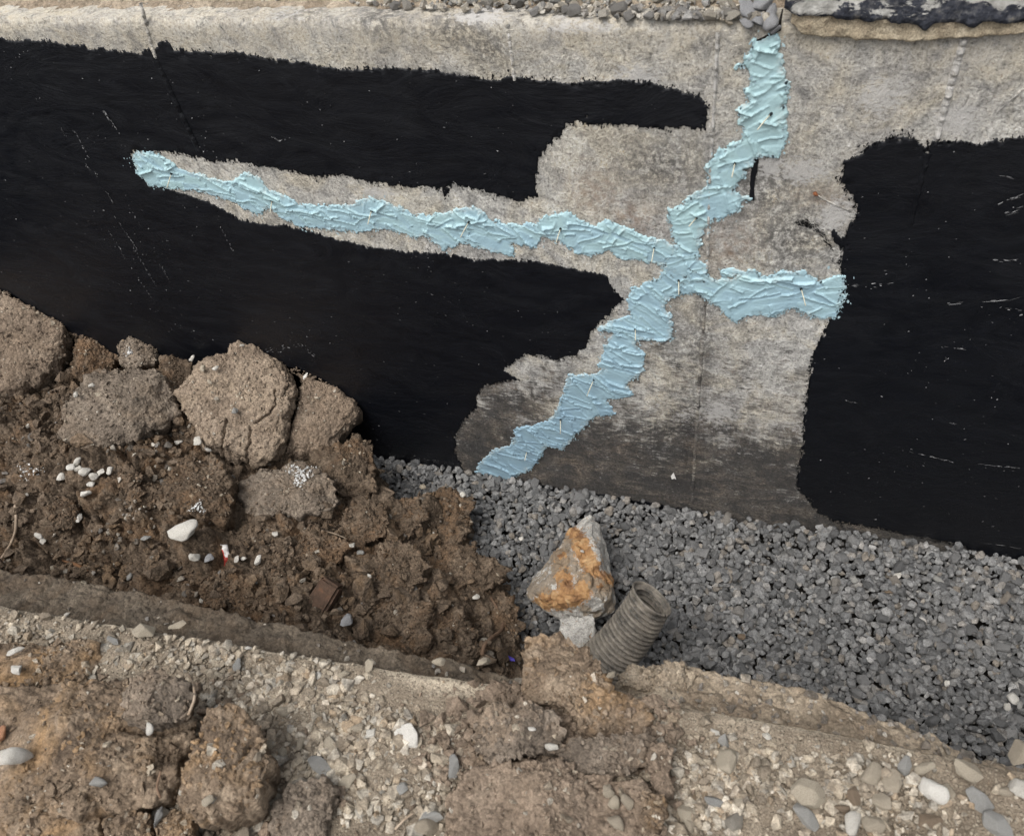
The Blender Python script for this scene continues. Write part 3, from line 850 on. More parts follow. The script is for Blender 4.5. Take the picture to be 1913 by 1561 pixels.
# spatula strokes: centre pixel, direction across the path, length, width
def path_strokes(path, step, across, wid, lng, jit, seed):
    r = np.random.default_rng(seed)
    q = np.array([at_wall(*p) for p in path])
    seg = np.sqrt((np.diff(q, axis=0) ** 2).sum(1))
    s = np.concatenate([[0], np.cumsum(seg)])
    out = []
    for d in np.arange(0, s[-1], step):
        c_ = np.array([np.interp(d, s, q[:, 0]), np.interp(d, s, q[:, 1])]) + r.normal(0, jit, 2)
        out.append((c_, across + r.normal(0, 0.42), wid * r.uniform(0.7, 1.4), lng * r.uniform(0.7, 1.3), r.uniform(0.5, 1.4), r.integers(0, 9999)))
    return out
ST = []
pathA = [(260, 305), (340, 330), (430, 360), (560, 400), (690, 400), (830, 425), (950, 440), (1060, 430), (1200, 460), (1270, 490)]
pathB = [(1430, 70), (1430, 150), (1425, 240), (1380, 290), (1345, 350), (1300, 395), (1275, 430), (1275, 500)]
pathC = [(1280, 520), (1380, 545), (1480, 545), (1570, 550)]
pathD = [(1265, 515), (1220, 545), (1215, 600), (1165, 660), (1110, 725), (1060, 780), (1000, 830), (920, 880)]
ST += path_strokes(pathA, 0.042, -0.30, 0.05, 0.13, 0.012, 1)
ST += path_strokes(pathA, 0.12, 0.7, 0.05, 0.08, 0.02, 11)
ST += path_strokes(pathA, 0.06, -0.15, 0.022, 0.10, 0.014, 21)
ST += path_strokes(pathC, 0.045, 0.1, 0.05, 0.13, 0.012, 2)
ST += path_strokes(pathC, 0.09, 1.2, 0.05, 0.05, 0.014, 12)
ST += path_strokes(pathC, 0.05, 0.0, 0.02, 0.12, 0.014, 22)
ST += path_strokes(pathB, 0.016, 0.45, 0.024, 0.10, 0.008, 3)
ST += path_strokes(pathB, 0.05, -0.7, 0.035, 0.09, 0.012, 13)
ST += path_strokes(pathD, 0.012, -0.40, 0.018, 0.17, 0.010, 4)
ST += path_strokes(pathD, 0.05, -0.65, 0.035, 0.12, 0.014, 14)
for k_, (pp_, an_) in enumerate(((pathA, -0.25), (pathB, 0.4), (pathC, 0.15), (pathD, -0.45))):
    ST += [(c_, a_, w_, l_, 0.55 * m_, i_) for (c_, a_, w_, l_, m_, i_) in path_strokes(pp_, 0.024, an_, 0.010, 0.06, 0.018, 31 + k_)]
def seal_field(x, z, f):
    return f + 0.0035 + fbm(P3(x * 60, z * 60), 4, 81) * 0.009 + noise(P3(x * 130, z * 130), 82) * 0.005 + noise(P3(x * 260, z * 260), 83) * 0.004
TONE = {}
def seal_h(x, z, f, raw):
    tone = np.zeros(len(x))
    h = 0.0018 + 0.0012 * noise(P3(x * 25, z * 25), 85)
    for (c_, a, w, l, amp, sd_) in ST:
        near = (np.abs(x - c_[0]) < l * 0.62) & (np.abs(z - c_[1]) < l * 0.62)
        if not near.any():
            continue
        xx, zz = x[near] - c_[0], z[near] - c_[1]
        wob = 0.004 * noise(P3(xx * 30 + 9, zz * 30, float(sd_ % 97)), 5) + 0.0016 * noise(P3(xx * 110, zz * 110, float(sd_ % 89)), 6)
        u = xx * math.cos(a) + zz * math.sin(a)
        v = -xx * math.sin(a) + zz * math.cos(a) + wob + 6.0 * (((sd_ % 7) - 3) / 6) * u * u
        tt = v / w + 0.5
        inn = (tt > 0) & (tt < 1) & (np.abs(u) < l / 2 + wob * 3)
        ramp_ = 0.0010 + amp * (0.0022 * tt ** 2.0 + 0.0030 * np.exp(-((tt - 0.95) * w / 0.0017) ** 2))
        ramp_ = ramp_ + 0.0004 * noise(P3(u * 12, v * 420, float(sd_ % 83)), 7)
        ends = np.exp(-((np.abs(u) - l / 2) / 0.003) ** 2) * 0.0022 * amp
        sub = h[near]
        sub = np.where(inn, ramp_ + 0.12 * sub + ends, sub)
        tn = tone[near]; tone[near] = np.where(inn, ((sd_ % 101) / 101 - 0.5) * 0.7 + 0.35 * (tt - 0.5), tn)
        h[near] = sub
    TONE['t'] = tone; TONE['k'] = (x[0], len(x))
    edge = np.clip(f / 0.010, 0, 1)
    h = h * (0.10 + 0.90 * edge) + 0.0018 * np.exp(-((f - 0.003) / 0.002) ** 2) * (noise(P3(x * 60, z * 60), 87) > 0)
    return np.maximum(h, 0.0004)
def seal_at(x, z, f, raw):
    tn = np.zeros(len(x)); tn[f > 0] = TONE['t']
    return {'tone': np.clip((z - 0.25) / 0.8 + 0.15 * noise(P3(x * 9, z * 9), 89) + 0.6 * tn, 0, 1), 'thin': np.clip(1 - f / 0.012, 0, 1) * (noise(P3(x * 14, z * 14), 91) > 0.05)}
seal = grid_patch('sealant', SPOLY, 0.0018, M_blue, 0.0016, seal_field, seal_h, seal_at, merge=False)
tag(seal, 'pale blue filler smeared in thick ridges along the branching crack')
for k_, pl_ in enumerate(SPOLY[:4]):
    fringe(pl_, 420, seal, 'smear', M_smear, -0.0046, 0.0055, (0.002, 0.009), 210 + k_)
for i, (p0, p1) in enumerate([((320, 325), (313, 348)), ((508, 376), (505, 396)), ((694, 394), (688, 416)), ((875, 416), (862, 440)), ((1047, 428), (1040, 450)), ((1222, 463), (1218, 486)), ((1439, 214), (1418, 239)), ((1373, 305), (1368, 328)), ((1301, 407), (1289, 421)), ((1268, 525), (1268, 547)), ((1497, 540), (1504, 567)), ((1187, 615), (1187, 633)), ((1109, 710), (1098, 736)), ((1047, 784), (1047, 807)), ((984, 844), (981, 858))]):
    a = on_y(*p0, WY - 0.004); b_ = on_y(p0[0] + 1.15 * (p1[0] - p0[0]), p0[1] + 1.15 * (p1[1] - p0[1]), WY - 0.030)
    a[1] -= WY; b_[1] -= WY
    me = tube([a, (a + b_) / 2 + np.array([0, 0, .0006]), b_], [0.0011, 0.0011, 0.0010], 7)
    p_ = obj('pin', me, M_pin, seal)
    # small dark socket where the pin enters
    d = nrm(a - b_)
    me = tube([a - d * 0.001 + np.array([0, -0.001, 0]), a + d * 0.004 + np.array([0, -0.001, 0])], [0.0024, 0.0026], 8)
    obj('socket', me, M_hole, seal)

# ---- on the wall: nail stub with rust, paper scrap
# sandy render strip and tarred plinth on the right
def strip(name, top, bot, y_front, thick, mat, seed, amp, attrs=None, nx_=220, nz_=14, x_ext=None):
    t_ = np.array([at_wall(*p) for p in top]); b__ = np.array([at_wall(*p) for p in bot])
    x0, x1 = b__[0, 0], b__[-1, 0]
    xs = np.linspace(x0, x1, nx_)
    zt = np.full(nx_, t_[:, 1].mean()); zb = np.interp(xs, b__[:, 0], b__[:, 1])
    zb = zb + amp * fbm(P3(xs * 45, xs * 0), 4, seed)
    rows = []
    for k in range(nz_):
        t = k / (nz_ - 1)
        rows.append(np.stack([xs, np.full(nx_, y_front), zb + (zt - zb) * t], 1))
    V_ = np.stack(rows, 1).reshape(-1, 3)
    V_[:, 1] += 0.004 * fbm(V_ * 60, 4, seed + 3)
    front = V_.copy()
    back = np.stack([xs, np.full(nx_, y_front + thick), zb], 1)
    backt = np.stack([xs, np.full(nx_, y_front + thick), zt], 1)
    n0 = len(V_)
    V_ = np.concatenate([V_, back, backt])
    fl_ = [grid_faces(nx_, nz_)]
    e = []
    for i in range(nx_ - 1):
        e.append([n0 + i, n0 + i + 1, (i + 1) * nz_, i * nz_])
        e.append([i * nz_ + nz_ - 1, (i + 1) * nz_ + nz_ - 1, n0 + nx_ + i + 1, n0 + nx_ + i])
    at_ = {k: f(V_) for k, f in (attrs or {}).items()}
    return mesh_np(name, V_, np.concatenate(fl_ + [np.array(e)]), True, at_)
plinth = empty('plinth', (0, WY, 1.23), 'dark tarred plinth with flaking white paint along the top right of the wall', 'plinth')
me = strip('mortar', [(1478, 20), (1700, 20), (2300, 20)], [(1478, 38), (1500, 58), (1540, 65), (1600, 67), (1700, 72), (1770, 68), (1850, 62), (1913, 57), (2300, 50)], -0.009, 0.05, M_sand, 21, 0.003)
o = obj('mortar', me, M_sand, plinth); o.location = (0, 0, -1.23)
tag(o, 'sandy cream mortar strip under the tar')
zz0 = at_wall(1700, 24)[1]
me = strip('tar_face', [(1466, -700), (1700, -700), (2300, -700)], [(1466, 10), (1480, 18), (1560, 27), (1600, 30), (1700, 36), (1728, 50), (1745, 34), (1800, 36), (1820, 44), (1835, 34), (1913, 35), (2300, 34)], -0.014, 0.2, M_tar, 25, 0.004, {'white': lambda v: 0.16 * np.clip((v[:, 2] - zz0 - 0.002) / 0.016, 0, 1) - 0.10 * np.clip((zz0 - v[:, 2]) / 0.02, 0, 1)}, 260, 60)
o = obj('tar_face', me, M_tar, plinth); o.location = (0, 0, -1.23)
# rust stain and stub of a tie wire
wx, wz = at_wall(1524, 361)
M = Mat('rust_stub', 0.9, 0.2); M_rust = M.color((0.17, 0.065, 0.03))
v_, f_ = PROTO[3]
o = obj('tie_stub', mesh_np('tie_stub', v_ * 0.009, f_), M_rust, wall, (wx, -0.003, wz))
pts = [np.array([*at_wall(px, py)]) for px, py in ((1528, 364), (1545, 374), (1565, 384), (1596, 396))]
obj('tie_line', tube([(p[0], -0.0015, p[1]) for p in pts], 0.0009, 6, 0.3), M_conc, wall)
# cracks of dark void where the filler ends at the top
pts = [on_y(px, py, WY - 0.006) for px, py in ((1412, 79), (1425, 74), (1440, 66), (1456, 58), (1458, 40), (1462, 20))]
me = tube([(p[0], p[1] - WY + 0.005, p[2]) for p in pts], [0.0012, 0.0022, 0.0022, 0.002, 0.002, 0.001], 6, 0.4)
obj('crack', me, M_dark, wall)
# small white paper scrap
sc = on_y(1258, 888, WY - 0.004)
me = bpy.data.meshes.new('paper_scrap')
me.from_pydata([(0, 0, .012), (-.006, -.002, -.002), (-.003, -.003, -.012), (.003, -.004, -.006), (.008, -.002, -.011), (.004, -.001, .001)], [], [(0, 1, 2, 3), (0, 3, 4, 5)])
so_ = me
M = Mat('white_paper', 0.7, 0.2); M_paper = M.color((0.62, 0.61, 0.58))
o = obj('paper_scrap', me, M_paper, None, sc)
mod = o.modifiers.new('thick', 'SOLIDIFY'); mod.thickness = 0.0006
tag(o, 'tiny white paper scrap stuck low on the stained concrete', 'paper')

# ================================================================== UPPER GROUND behind the wall
nx_, ny_ = 300, 40
xs = np.linspace(XL, CRACKX + 0.03, nx_)
tt = np.linspace(0, 1, ny_) ** 2.2
X_, T_ = [a.ravel() for a in np.meshgrid(xs, tt, indexing='ij')]
Yu = WY + 0.022 + 0.012 * fbm(P3(X_ * 14, X_ * 0), 3, 41) + T_ * 5
Zu = ZT - 0.008 + 0.10 * (1 - np.exp(-T_ * 12)) + 0.006 * fbm(P3(X_ * 40, Yu * 40), 4, 43) + 0.004 * sstep(0, .02, T_)
me = mesh_np('upper_ground', np.stack([X_, Yu, Zu], 1), grid_faces(nx_, ny_), True)
upper = tag(obj('upper_ground', me, M_bank), kind='structure')
pu, ps = [], []
for _ in range(900):
    px = rng.uniform(150, 1440)
    dens = sstep(560, 900, px)
    if rng.uniform() > 0.1 + 0.9 * dens:
        continue
    edge = np.interp(px, [0, 600, 1000, 1340, 1440], [-25, 0, 18, 40, 45])
    py = edge + 6 - abs(rng.normal(0, 26))
    s = rng.uniform(0.005, 0.012) if rng.uniform() < 0.75 else rng.uniform(0.012, 0.024)
    q = on_z(px, py, ZT + 0.006)
    if q[1] < WY + 0.004:
        q[1] = WY + 0.004
    pu.append(q + [0, 0, s * 0.1]); ps.append(s)
pu, ps = np.array(pu), np.array(ps)
big_i = np.argsort(-ps)[:60]
M_up = stone_mat('upper_stones', [(0.0, (0.13, 0.125, 0.115)), (0.4, (0.21, 0.205, 0.195)), (0.7, (0.28, 0.25, 0.20)), (1.0, (0.37, 0.35, 0.31))], veins=0.3)
for i in big_i:
    single('stone', pu[i], ps[i], M_up, upper)
rest = np.setdiff1d(np.arange(len(ps)), big_i)
joined('pebbles', pu[rest], ps[rest], PROTO_L, M_up, upper)
for k, (px, py, s, lab) in enumerate([(1398, 22, .042, 'long blue-grey stone chunk leaning at the left of the small pile above the crack'), (1418, 38, .030, 'blue-grey stone chunk at the bottom middle of the small pile above the crack'), (1394, 42, .026, 'small blue-grey stone chunk at the lower left of the pile above the crack'), (1440, 20, .030, 'blue-grey stone chunk at the right of the pile, beside the tarred plinth'), (1437, 40, .032, 'blue-grey stone chunk at the lower right of the pile above the crack'), (1421, 6, .034, 'blue-grey stone chunk at the top of the small pile above the crack'), (1448, 56, .020, 'small grey stone chip wedged in the top of the crack over the blue filler'), (1353, 36, .017, 'small pale stone on the wall edge left of the blue-grey pile'), (1362, 43, .013, 'tiny pale stone at the wall edge next to the blue-grey pile')]):
    q = on_y(px, py, WY - 0.004 + 0.0007 * max(0, 45 - py))
    o = single('stone_chunk', q, s, M_bluegrey if k < 7 else M_tan, None, 'R', k=k * 3, squash=(1, 0.9, 0.9))
    tag(o, lab, 'stone', 'stones on the wall top')

# ================================================================== TRENCH: gravel bed
BANKX = [-2.6, -1.145, -0.439, -0.262, -0.075, 0.39, 2.2]
SZ = 0.65
edge_px = [(0, 1130), (370, 1190), (740, 1250), (960, 1280), (1210, 1305), (1500, 1355), (1913, 1440)]
ep = np.array([on_z(*p, SZ)[:2] for p in edge_px])
def y_edge(x):
    lo = ep[0, 1] + (x - ep[0, 0]) * 0.06
    hi = ep[-1, 1] + (x - ep[-1, 0]) * 0.06
    y = np.interp(x, ep[:, 0], ep[:, 1])
    return np.where(x < ep[0, 0], lo, np.where(x > ep[-1, 0], hi, y))
bnd_px = [(690, 838), (712, 880), (745, 930), (800, 935), (860, 930), (888, 985), (862, 1035), (925, 1060), (958, 1110), (972, 1180), (1000, 1290)]
bnd = np.array([on_z(*p, 0.03)[:2] for p in bnd_px])
bnd[0, 1] = WY
soil_poly = np.concatenate([[[bnd[0, 0], WY + 0.3]], bnd, [[bnd[-1, 0] + 0.02, 0.2], [-3.4, 0.2], [-3.4, WY + 0.3]]])
def soil_d(x, y):
    return sdf(soil_poly, x, y)
def soil_base(x, y):
    d = soil_d(x, y)
    d0 = np.maximum(d, 0)
    h = 0.115 * (1 - np.exp(-d0 / 0.05)) + 0.38 * d0 + 0.10 * sstep(0.5, 1.0, d0)
    # a little lower in the middle of the trench than against the wall on the left
    return np.where(d > 0, h, np.maximum(d * 1.5, -0.08)) - 0.012
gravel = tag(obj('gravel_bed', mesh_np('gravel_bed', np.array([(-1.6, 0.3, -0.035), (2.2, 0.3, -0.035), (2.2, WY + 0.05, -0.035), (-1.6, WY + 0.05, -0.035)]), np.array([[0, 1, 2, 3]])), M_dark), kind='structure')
def gravel_ok(x, y):
    return (soil_d(x, y) < 0.05) & (y < WY - 0.006) & (y > 0.52) & (x < 1.0)
gp, gs = [], []
sp_ = 0.0225
for layer, (dz, sc, st) in enumerate(((-0.011, 0.019, 0.0150), (-0.002, 0.0182, 0.0136))):
    ny2 = int(0.85 / (st * 0.88)); nx2 = int(2.6 / st)
    I, J = np.meshgrid(np.arange(nx2), np.arange(ny2), indexing='ij')
    x = -1.25 + (I + 0.5 * (J % 2)) * st; y = 0.42 + J * st * 0.88
    x = (x + rng.normal(0, st * 0.24, x.shape)).ravel(); y = (y + rng.normal(0, st * 0.24, y.shape)).ravel()
    k = gravel_ok(x, y)
    x, y = x[k], y[k]
    z = dz + 0.006 * rng.normal(0, 1, len(x)) + 0.014 * fbm(P3(x * 5, y * 5), 2, 91) + 0.02 * sstep(0.10, 0.0, WY - y)
    z = z + 0.03 * sstep(0.05, 0.35, x) * sstep(0.4, 0.0, WY - y)
    s = sc * np.clip(rng.lognormal(-0.03, 0.32, len(x)), 0.5, 1.9)
    gp.append(np.stack([x, y, z], 1)); gs.append(s)
g_top, s_top = gp[1], gs[1]
vis = (g_top[:, 0] > -0.95) & (g_top[:, 0] < 0.8) & (g_top[:, 1] > 0.7)
order = np.argsort(-(s_top * vis))
pick = order[:300]
for i in pick:
    single('stone', g_top[i], s_top[i], M_gravel, gravel, 'G')
restm = np.ones(len(s_top), bool); restm[pick] = False
joined('stones', g_top[restm], s_top[restm], PROTO_M, M_gravel, gravel, 0.45)
joined('stones', gp[0], gs[0], PROTO_L, M_gravel, gravel, 0.45)

# ================================================================== TRENCH: soil heap
cell = 0.0034
x0, x1, y0, y1 = -2.35, -0.15, 0.30, WY + 0.02
nxs, nys = int((x1 - x0) / cell), int((y1 - y0) / cell)
X_, Y_ = [a.ravel() for a in np.meshgrid(x0 + np.arange(nxs) * cell, y0 + np.arange(nys) * cell, indexing='ij')]
hb = soil_base(X_, Y_)
wp = P3(X_, Y_)
warp = np.stack([fbm(wp * 9, 2, 11), fbm(wp * 9, 2, 12), np.zeros(len(X_))], 1) * 0.03
q = wp + warp
amp = sstep(-0.02, 0.06, soil_d(X_, Y_))
q0 = q.copy()
hd = 0.060 * lumps(q * 9 + [3, 3, 0], 13, True) + 0.036 * lumps(q * 21 + [5, 5, 0], 14, True) + 0.020 * lumps(q * 48, 15, True) + 0.009 * lumps(q * 110, 16, True)
hd = hd + 0.03 * fbm(wp * 5, 3, 17) + 0.004 * fbm(wp * 90, 3, 18)
H_ = hb + amp * (hd - 0.05)
HS = H_.reshape(nxs, nys)
SX0, SY0, SCELL = x0, y0, cell
def soil_h(x, y):
    i = np.clip(((np.asarray(x) - SX0) / SCELL).astype(int), 0, nxs - 1)
    j = np.clip(((np.asarray(y) - SY0) / SCELL).astype(int), 0, nys - 1)
    return HS[i, j]
ok = ((H_ > -0.045) & (soil_d(X_, Y_) > -0.06)).reshape(nxs, nys)
keep = ok[:-1, :-1] & ok[1:, 1:]
V_, fc_, _ = compact(np.stack([X_, Y_, H_], 1), grid_faces(nxs, nys, keep))
soil = tag(obj('soil', mesh_np('soil', V_, fc_), M_soil), kind='structure')
def hit_soil(px, py, lift=0.0):
    d = ray(px, py)
    t = np.linspace(0.9, 3.2, 900)
    P_ = CAM + np.outer(t, d / np.linalg.norm(d))
    k = (P_[:, 1] > WY - 0.02) | (P_[:, 2] < soil_h(P_[:, 0], P_[:, 1]) + lift)
    return P_[int(np.argmax(k))] if k.any() else P_[-1]
def to_px(P_):
    q_ = (P_ - CAM) @ RM
    return CX + F * q_[:, 0] / q_[:, 2], CY + F * q_[:, 1] / q_[:, 2]
CLEAR = [(348, 1000, 46), (160, 882, 52), (163, 925, 22), (373, 827, 20), (390, 842, 18), (424, 1038, 28), (365, 1043, 20), (393, 1046, 20), (450, 1046, 20), (484, 1048, 20), (658, 1020, 16), (675, 1034, 16), (650, 1163, 22), (890, 1117, 16), (275, 1008, 18), (78, 1008, 22), (150, 970, 18), (30, 1000, 22), (592, 1125, 30), (244, 1080, 16)]
def clear_of(P_):
    px, py = to_px(P_)
    k_ = np.ones(len(P_), bool)
    for a_, b_, r_ in CLEAR:
        k_ &= (px - a_) ** 2 + (py - b_) ** 2 > r_ ** 2
    return k_
# crumbs and pebbles lying on the heap
n = 15000
x = rng.uniform(-2.2, -0.25, n); y = rng.uniform(0.42, WY - 0.01, n)
k = soil_d(x, y) > -0.015
x, y = x[k], y[k]
s = np.clip(rng.lognormal(math.log(0.0105), 0.62, len(x)), 0.004, 0.06)
k = noise(P3(x * 6, y * 6), 23) + rng.normal(0, 0.35, len(x)) > -0.1
x, y, s = x[k], y[k], s[k]
pos = np.stack([x, y, soil_h(x, y) + s * 0.12], 1)
k = clear_of(pos); pos, s = pos[k], s[k]
joined('crumbs', pos, s, PROTO_L, M_crumb, soil, 0.6)
n = 2600
x = rng.uniform(-2.2, -0.3, n); y = rng.uniform(0.45, WY - 0.01, n)
dens = 0.25 + 1.2 * np.exp(-((x + 1.35) / 0.28) ** 2 - ((y - 0.85) / 0.22) ** 2)
k = (soil_d(x, y) > 0.0) & (rng.uniform(0, 1, n) < dens * 0.6)
x, y = x[k], y[k]
s = np.clip(rng.lognormal(math.log(0.011), 0.4, len(x)), 0.005, 0.026)
pos = np.stack([x, y, soil_h(x, y) + s * 0.15], 1)
k = clear_of(pos); pos, s = pos[k], s[k]
o_ = np.argsort(-s)
for i in o_[:120]:
    single('stone', pos[i], s[i], M_mixstone, soil)
joined('pebbles', pos[o_[120:]], s[o_[120:]], PROTO_L, M_mixstone, soil)

# ================================================================== BANK AND PAVEMENT on the near side
led_px = [(0, 1066), (150, 1085), (300, 1115), (450, 1150), (600, 1185), (720, 1212), (850, 1235), (960, 1272), (1130, 1285), (1160, 1268), (1250, 1242), (1330, 1252), (1400, 1268), (1500, 1285), (1570, 1312), (1650, 1345), (1740, 1375), (1800, 1402), (1913, 1436)]
LZ = 0.585
lp = np.array([on_z(*p, LZ)[:2] for p in led_px])
nxb = 720
xs = np.linspace(-2.5, 1.6, nxb)
ye = y_edge(xs) + 0.004 * fbm(P3(xs * 9, xs * 0), 4, 51)
yl = np.interp(xs, lp[:, 0], lp[:, 1])
yl = np.where(xs < lp[0, 0], y_edge(xs) + (lp[0, 1] - y_edge(lp[0, 0])), np.where(xs > lp[-1, 0], y_edge(xs) + 0.03, yl))
wl = np.maximum(yl - ye, 0.012) + 0.008 * fbm(P3(xs * 18, xs * 0), 4, 53) + 0.006 * noise(P3(xs * 70, xs * 0), 54)
rows = []
prof = []
for t in np.linspace(0, 1, 7):
    prof.append((0.004 * t, 0.0, SZ - 0.006 - (SZ - LZ - 0.014) * t ** 1.3, 0))          # lip face
for t in np.linspace(0.05, 1, 34):
    prof.append((0.004, t, LZ + 0.008 - 0.012 * t, 1))                         # ledge
for t in np.linspace(0.06, 1, 12):
    prof.append((0.006 - 0.05 * t, 1.0, LZ - 0.004 - 0.62 * t, 2))             # undercut down to the trench
for (c0, kk, zc, kind) in prof:
    rows.append(np.stack([xs, ye + c0 + wl * kk, np.full(nxb, zc)], 1))
V_ = np.stack(rows, 1)
pn = V_.reshape(-1, 3)
led = np.array([p[3] for p in prof])
lift = (0.013 * lumps(pn * 24 + 2, 55) + 0.007 * lumps(pn * 60, 56) + 0.010 * fbm(pn * 14, 4, 57) - 0.012).reshape(nxb, -1)
V_[:, :, 2] += lift * (led == 1)[None]
V_[:, :, 1] += 0.7 * lift * (led == 2)[None]
nv = len(prof)
def ledge_h(px, py):
    return on_z(px, py, LZ + 0.006)
mid_i = int(np.searchsorted(xs, on_z(985, 1270, LZ)[0]))
bankm = mesh_np('bank', V_.reshape(-1, 3), grid_faces(nxb, nv, None, True))
bank = tag(obj('bank', bankm, M_bank_dark), kind='structure')
bankm.materials.append(M_bank)
fi = np.repeat(np.arange(nxb - 1), nv - 1)
bankm.polygons.foreach_set('material_index', (fi > mid_i).astype(np.int32))
# pavement sheet
cell = 0.0042
y_lo = -0.55
nyp = 160
tt = np.linspace(0, 1, nyp)
nxp = 600
xs2 = np.linspace(-2.5, 1.6, nxp)
ye2 = y_edge(xs2) + 0.004 * fbm(P3(xs2 * 9, xs2 * 0), 4, 51)
X_ = np.repeat(xs2, nyp)
Y_ = (y_lo + (ye2[:, None] - y_lo) * (tt[None] ** 0.8)).ravel()
dist_e = np.repeat(ye2, nyp) - Y_
Z_ = SZ + 0.0035 * fbm(P3(X_ * 60, Y_ * 60), 4, 61) + 0.008 * fbm(P3(X_ * 6, Y_ * 6), 3, 62) * sstep(0, 0.06, dist_e) - 0.007 * np.exp(-dist_e / 0.004)
M_pave = None
M = Mat('dusty_worn_pavement', 0.95, 0.2)
a = M.attr('pale')
c = M.ramp(M.noise(16, 6, 0.65, 0.4), [(0.3, (0.135, 0.108, 0.08)), (0.5, (0.215, 0.176, 0.132)), (0.72, (0.31, 0.26, 0.198))])
c = M.mix(M.ramp(M.math('ADD', M.math('MULTIPLY', M.noise(40, 5, 0.65), 0.55), a), [(0.55, 0.0), (0.95, 0.85)]), c, (0.45, 0.385, 0.295))
c = M.mix(0.8, c, M.ramp(M.noise(430, 3, 0.75), [(0.3, 0.15), (0.5, 0.5), (0.7, 0.88)]), 'OVERLAY')
gsel = M.math('GREATER_THAN', M.vor(190, out='Color'), 0.35)
pm = M.math('MULTIPLY', M.ramp(M.vor(190), [(0.3, 1), (0.46, 0)]), gsel)
c = M.mix(pm, c, M.ramp(M.vor(190, out='Color'), [(0.35, (0.19, 0.155, 0.115)), (0.7, (0.31, 0.263, 0.20)), (1.0, (0.42, 0.368, 0.29))]))
b = M.bump(M.noise(120, 6, 0.7), 0.006, 0.9)
M.bump(pm, 0.003, 0.8, b)
M_pave = M.color(c)
w1 = on_z(830, 1300, SZ)
pale = 0.95 * np.exp(-dist_e / 0.008) * sstep(-0.5, 0.2, noise(P3(X_ * 7, X_ * 0), 67)) + 0.62 * np.exp(-((X_ - w1[0]) / 0.10) ** 2 - (dist_e / 0.035) ** 2) + 0.32 * (fbm(P3(X_ * 8, Y_ * 8), 3, 69))
me = mesh_np('pavement', np.stack([X_, Y_, Z_], 1), grid_faces(nxp, nyp), True, {'pale': pale})
pave = tag(obj('pavement', me, M_pave), kind='structure')
def pz(px, py, up=0.0):
    return on_z(px, py, SZ + up)
# loose chips on the pavement
n = 44000
x = rng.uniform(-1.5, 0.75, n); y = rng.uniform(-0.15, 0.52, n)
k = y < y_edge(x) - 0.004
x, y = x[k], y[k]
de = y_edge(x) - y
cl = fbm(P3(x * 7, y * 7), 3, 71)
u0, u1 = pz(900, 1310)[0], pz(560, 1200)[0]
thin = np.exp(-((x - pz(830, 1300)[0]) / 0.14) ** 2 - (de / 0.07) ** 2) + 0.8 * np.exp(-((x - pz(1560, 1380)[0]) / 0.22) ** 2 - (de / 0.03) ** 2)
k = (1.2 * cl + rng.normal(0, 0.35, len(x)) > 0.0 + 0.9 * thin)
x, y, de = x[k], y[k], de[k]
s = np.clip(rng.lognormal(math.log(0.0066), 0.58, len(x)), 0.0028, 0.027) * (0.8 + 0.6 * sstep(0.02, 0.25, de))
pos = np.stack([x, y, SZ + s * 0.16], 1)
o_ = np.argsort(-s)
for i in o_[:300]:
    single('stone', pos[i], s[i], M_pale, pave, 'R' if i % 2 else 'A')
joined('pebbles', pos[o_[300:]], s[o_[300:]], PROTO_L, M_pale, pave, 0.35)
pp, pq = [], []
for (px, py, sx_, sy_, k_) in ((540, 1290, 130, 60, 520), (640, 1400, 80, 80, 420), (380, 1225, 90, 30, 160), (700, 1500, 80, 40, 200), (1400, 1440, 110, 50, 330), (1600, 1480, 160, 50, 330), (1340, 1500, 60, 40, 120)):
    for _ in range(k_):
        q_ = pz(rng.normal(px, sx_ * 0.6), rng.normal(py, sy_ * 0.6))
        if q_[1] < y_edge(q_[0]) - 0.004:
            pp.append(q_); pq.append(float(np.clip(rng.lognormal(math.log(0.0085), 0.45), 0.004, 0.022)))
pp, pq = np.array(pp), np.array(pq)
pp[:, 2] += pq * 0.12
joined('pebbles', pp, pq, PROTO_L, M_pale, pave, 0.35)
# stones on the bank ledge
n = 900
t = rng.uniform(0, 1, n); xi = rng.integers(0, nxb, n); vi = rng.integers(6, 40, n)
pos = V_[xi, vi].copy()
s = np.clip(rng.lognormal(math.log(0.008), 0.45, n), 0.004, 0.02)
k = (xi > mid_i) | (rng.uniform(0, 1, n) < 0.3)
joined('pebbles', pos[k] + np.array([0, 0, 0.001]), s[k], PROTO_L, M_mixstone, bank, 0.5)

# ================================================================== CLODS
def shape2d(outline, c, e1, e2, plane_pt, nrm_v, nth, seed, jag):
    P_ = []
    for px, py in outline:
        d = ray(px, py)
        t = ((plane_pt - CAM) @ nrm_v) / (d @ nrm_v)
        q = CAM + d * t - c
        P_.append((q @ e1, q @ e2))
    P_ = np.array(P_)
    th = np.linspace(0, 2 * math.pi, nth, endpoint=False)
    R_ = np.zeros(nth)
    for i, a in enumerate(th):
        d = np.array([math.cos(a), math.sin(a)])
        best = 0
        for k in range(len(P_)):
            p, q = P_[k], P_[(k + 1) % len(P_)]
            e = q - p
            den = d[0] * e[1] - d[1] * e[0]
            if abs(den) < 1e-12:
                continue
            t = (p[0] * e[1] - p[1] * e[0]) / den
            u = (p[0] * d[1] - p[1] * d[0]) / den
            if t > 0 and -1e-6 <= u <= 1 + 1e-6:
                best = max(best, t)
        R_[i] = best
    pr = P3(np.cos(th) * 2.2, np.sin(th) * 2.2, seed * 1.37)
    R_ = R_ * (1 + jag * fbm(pr * 2.5, 4, seed))
    return th, R_
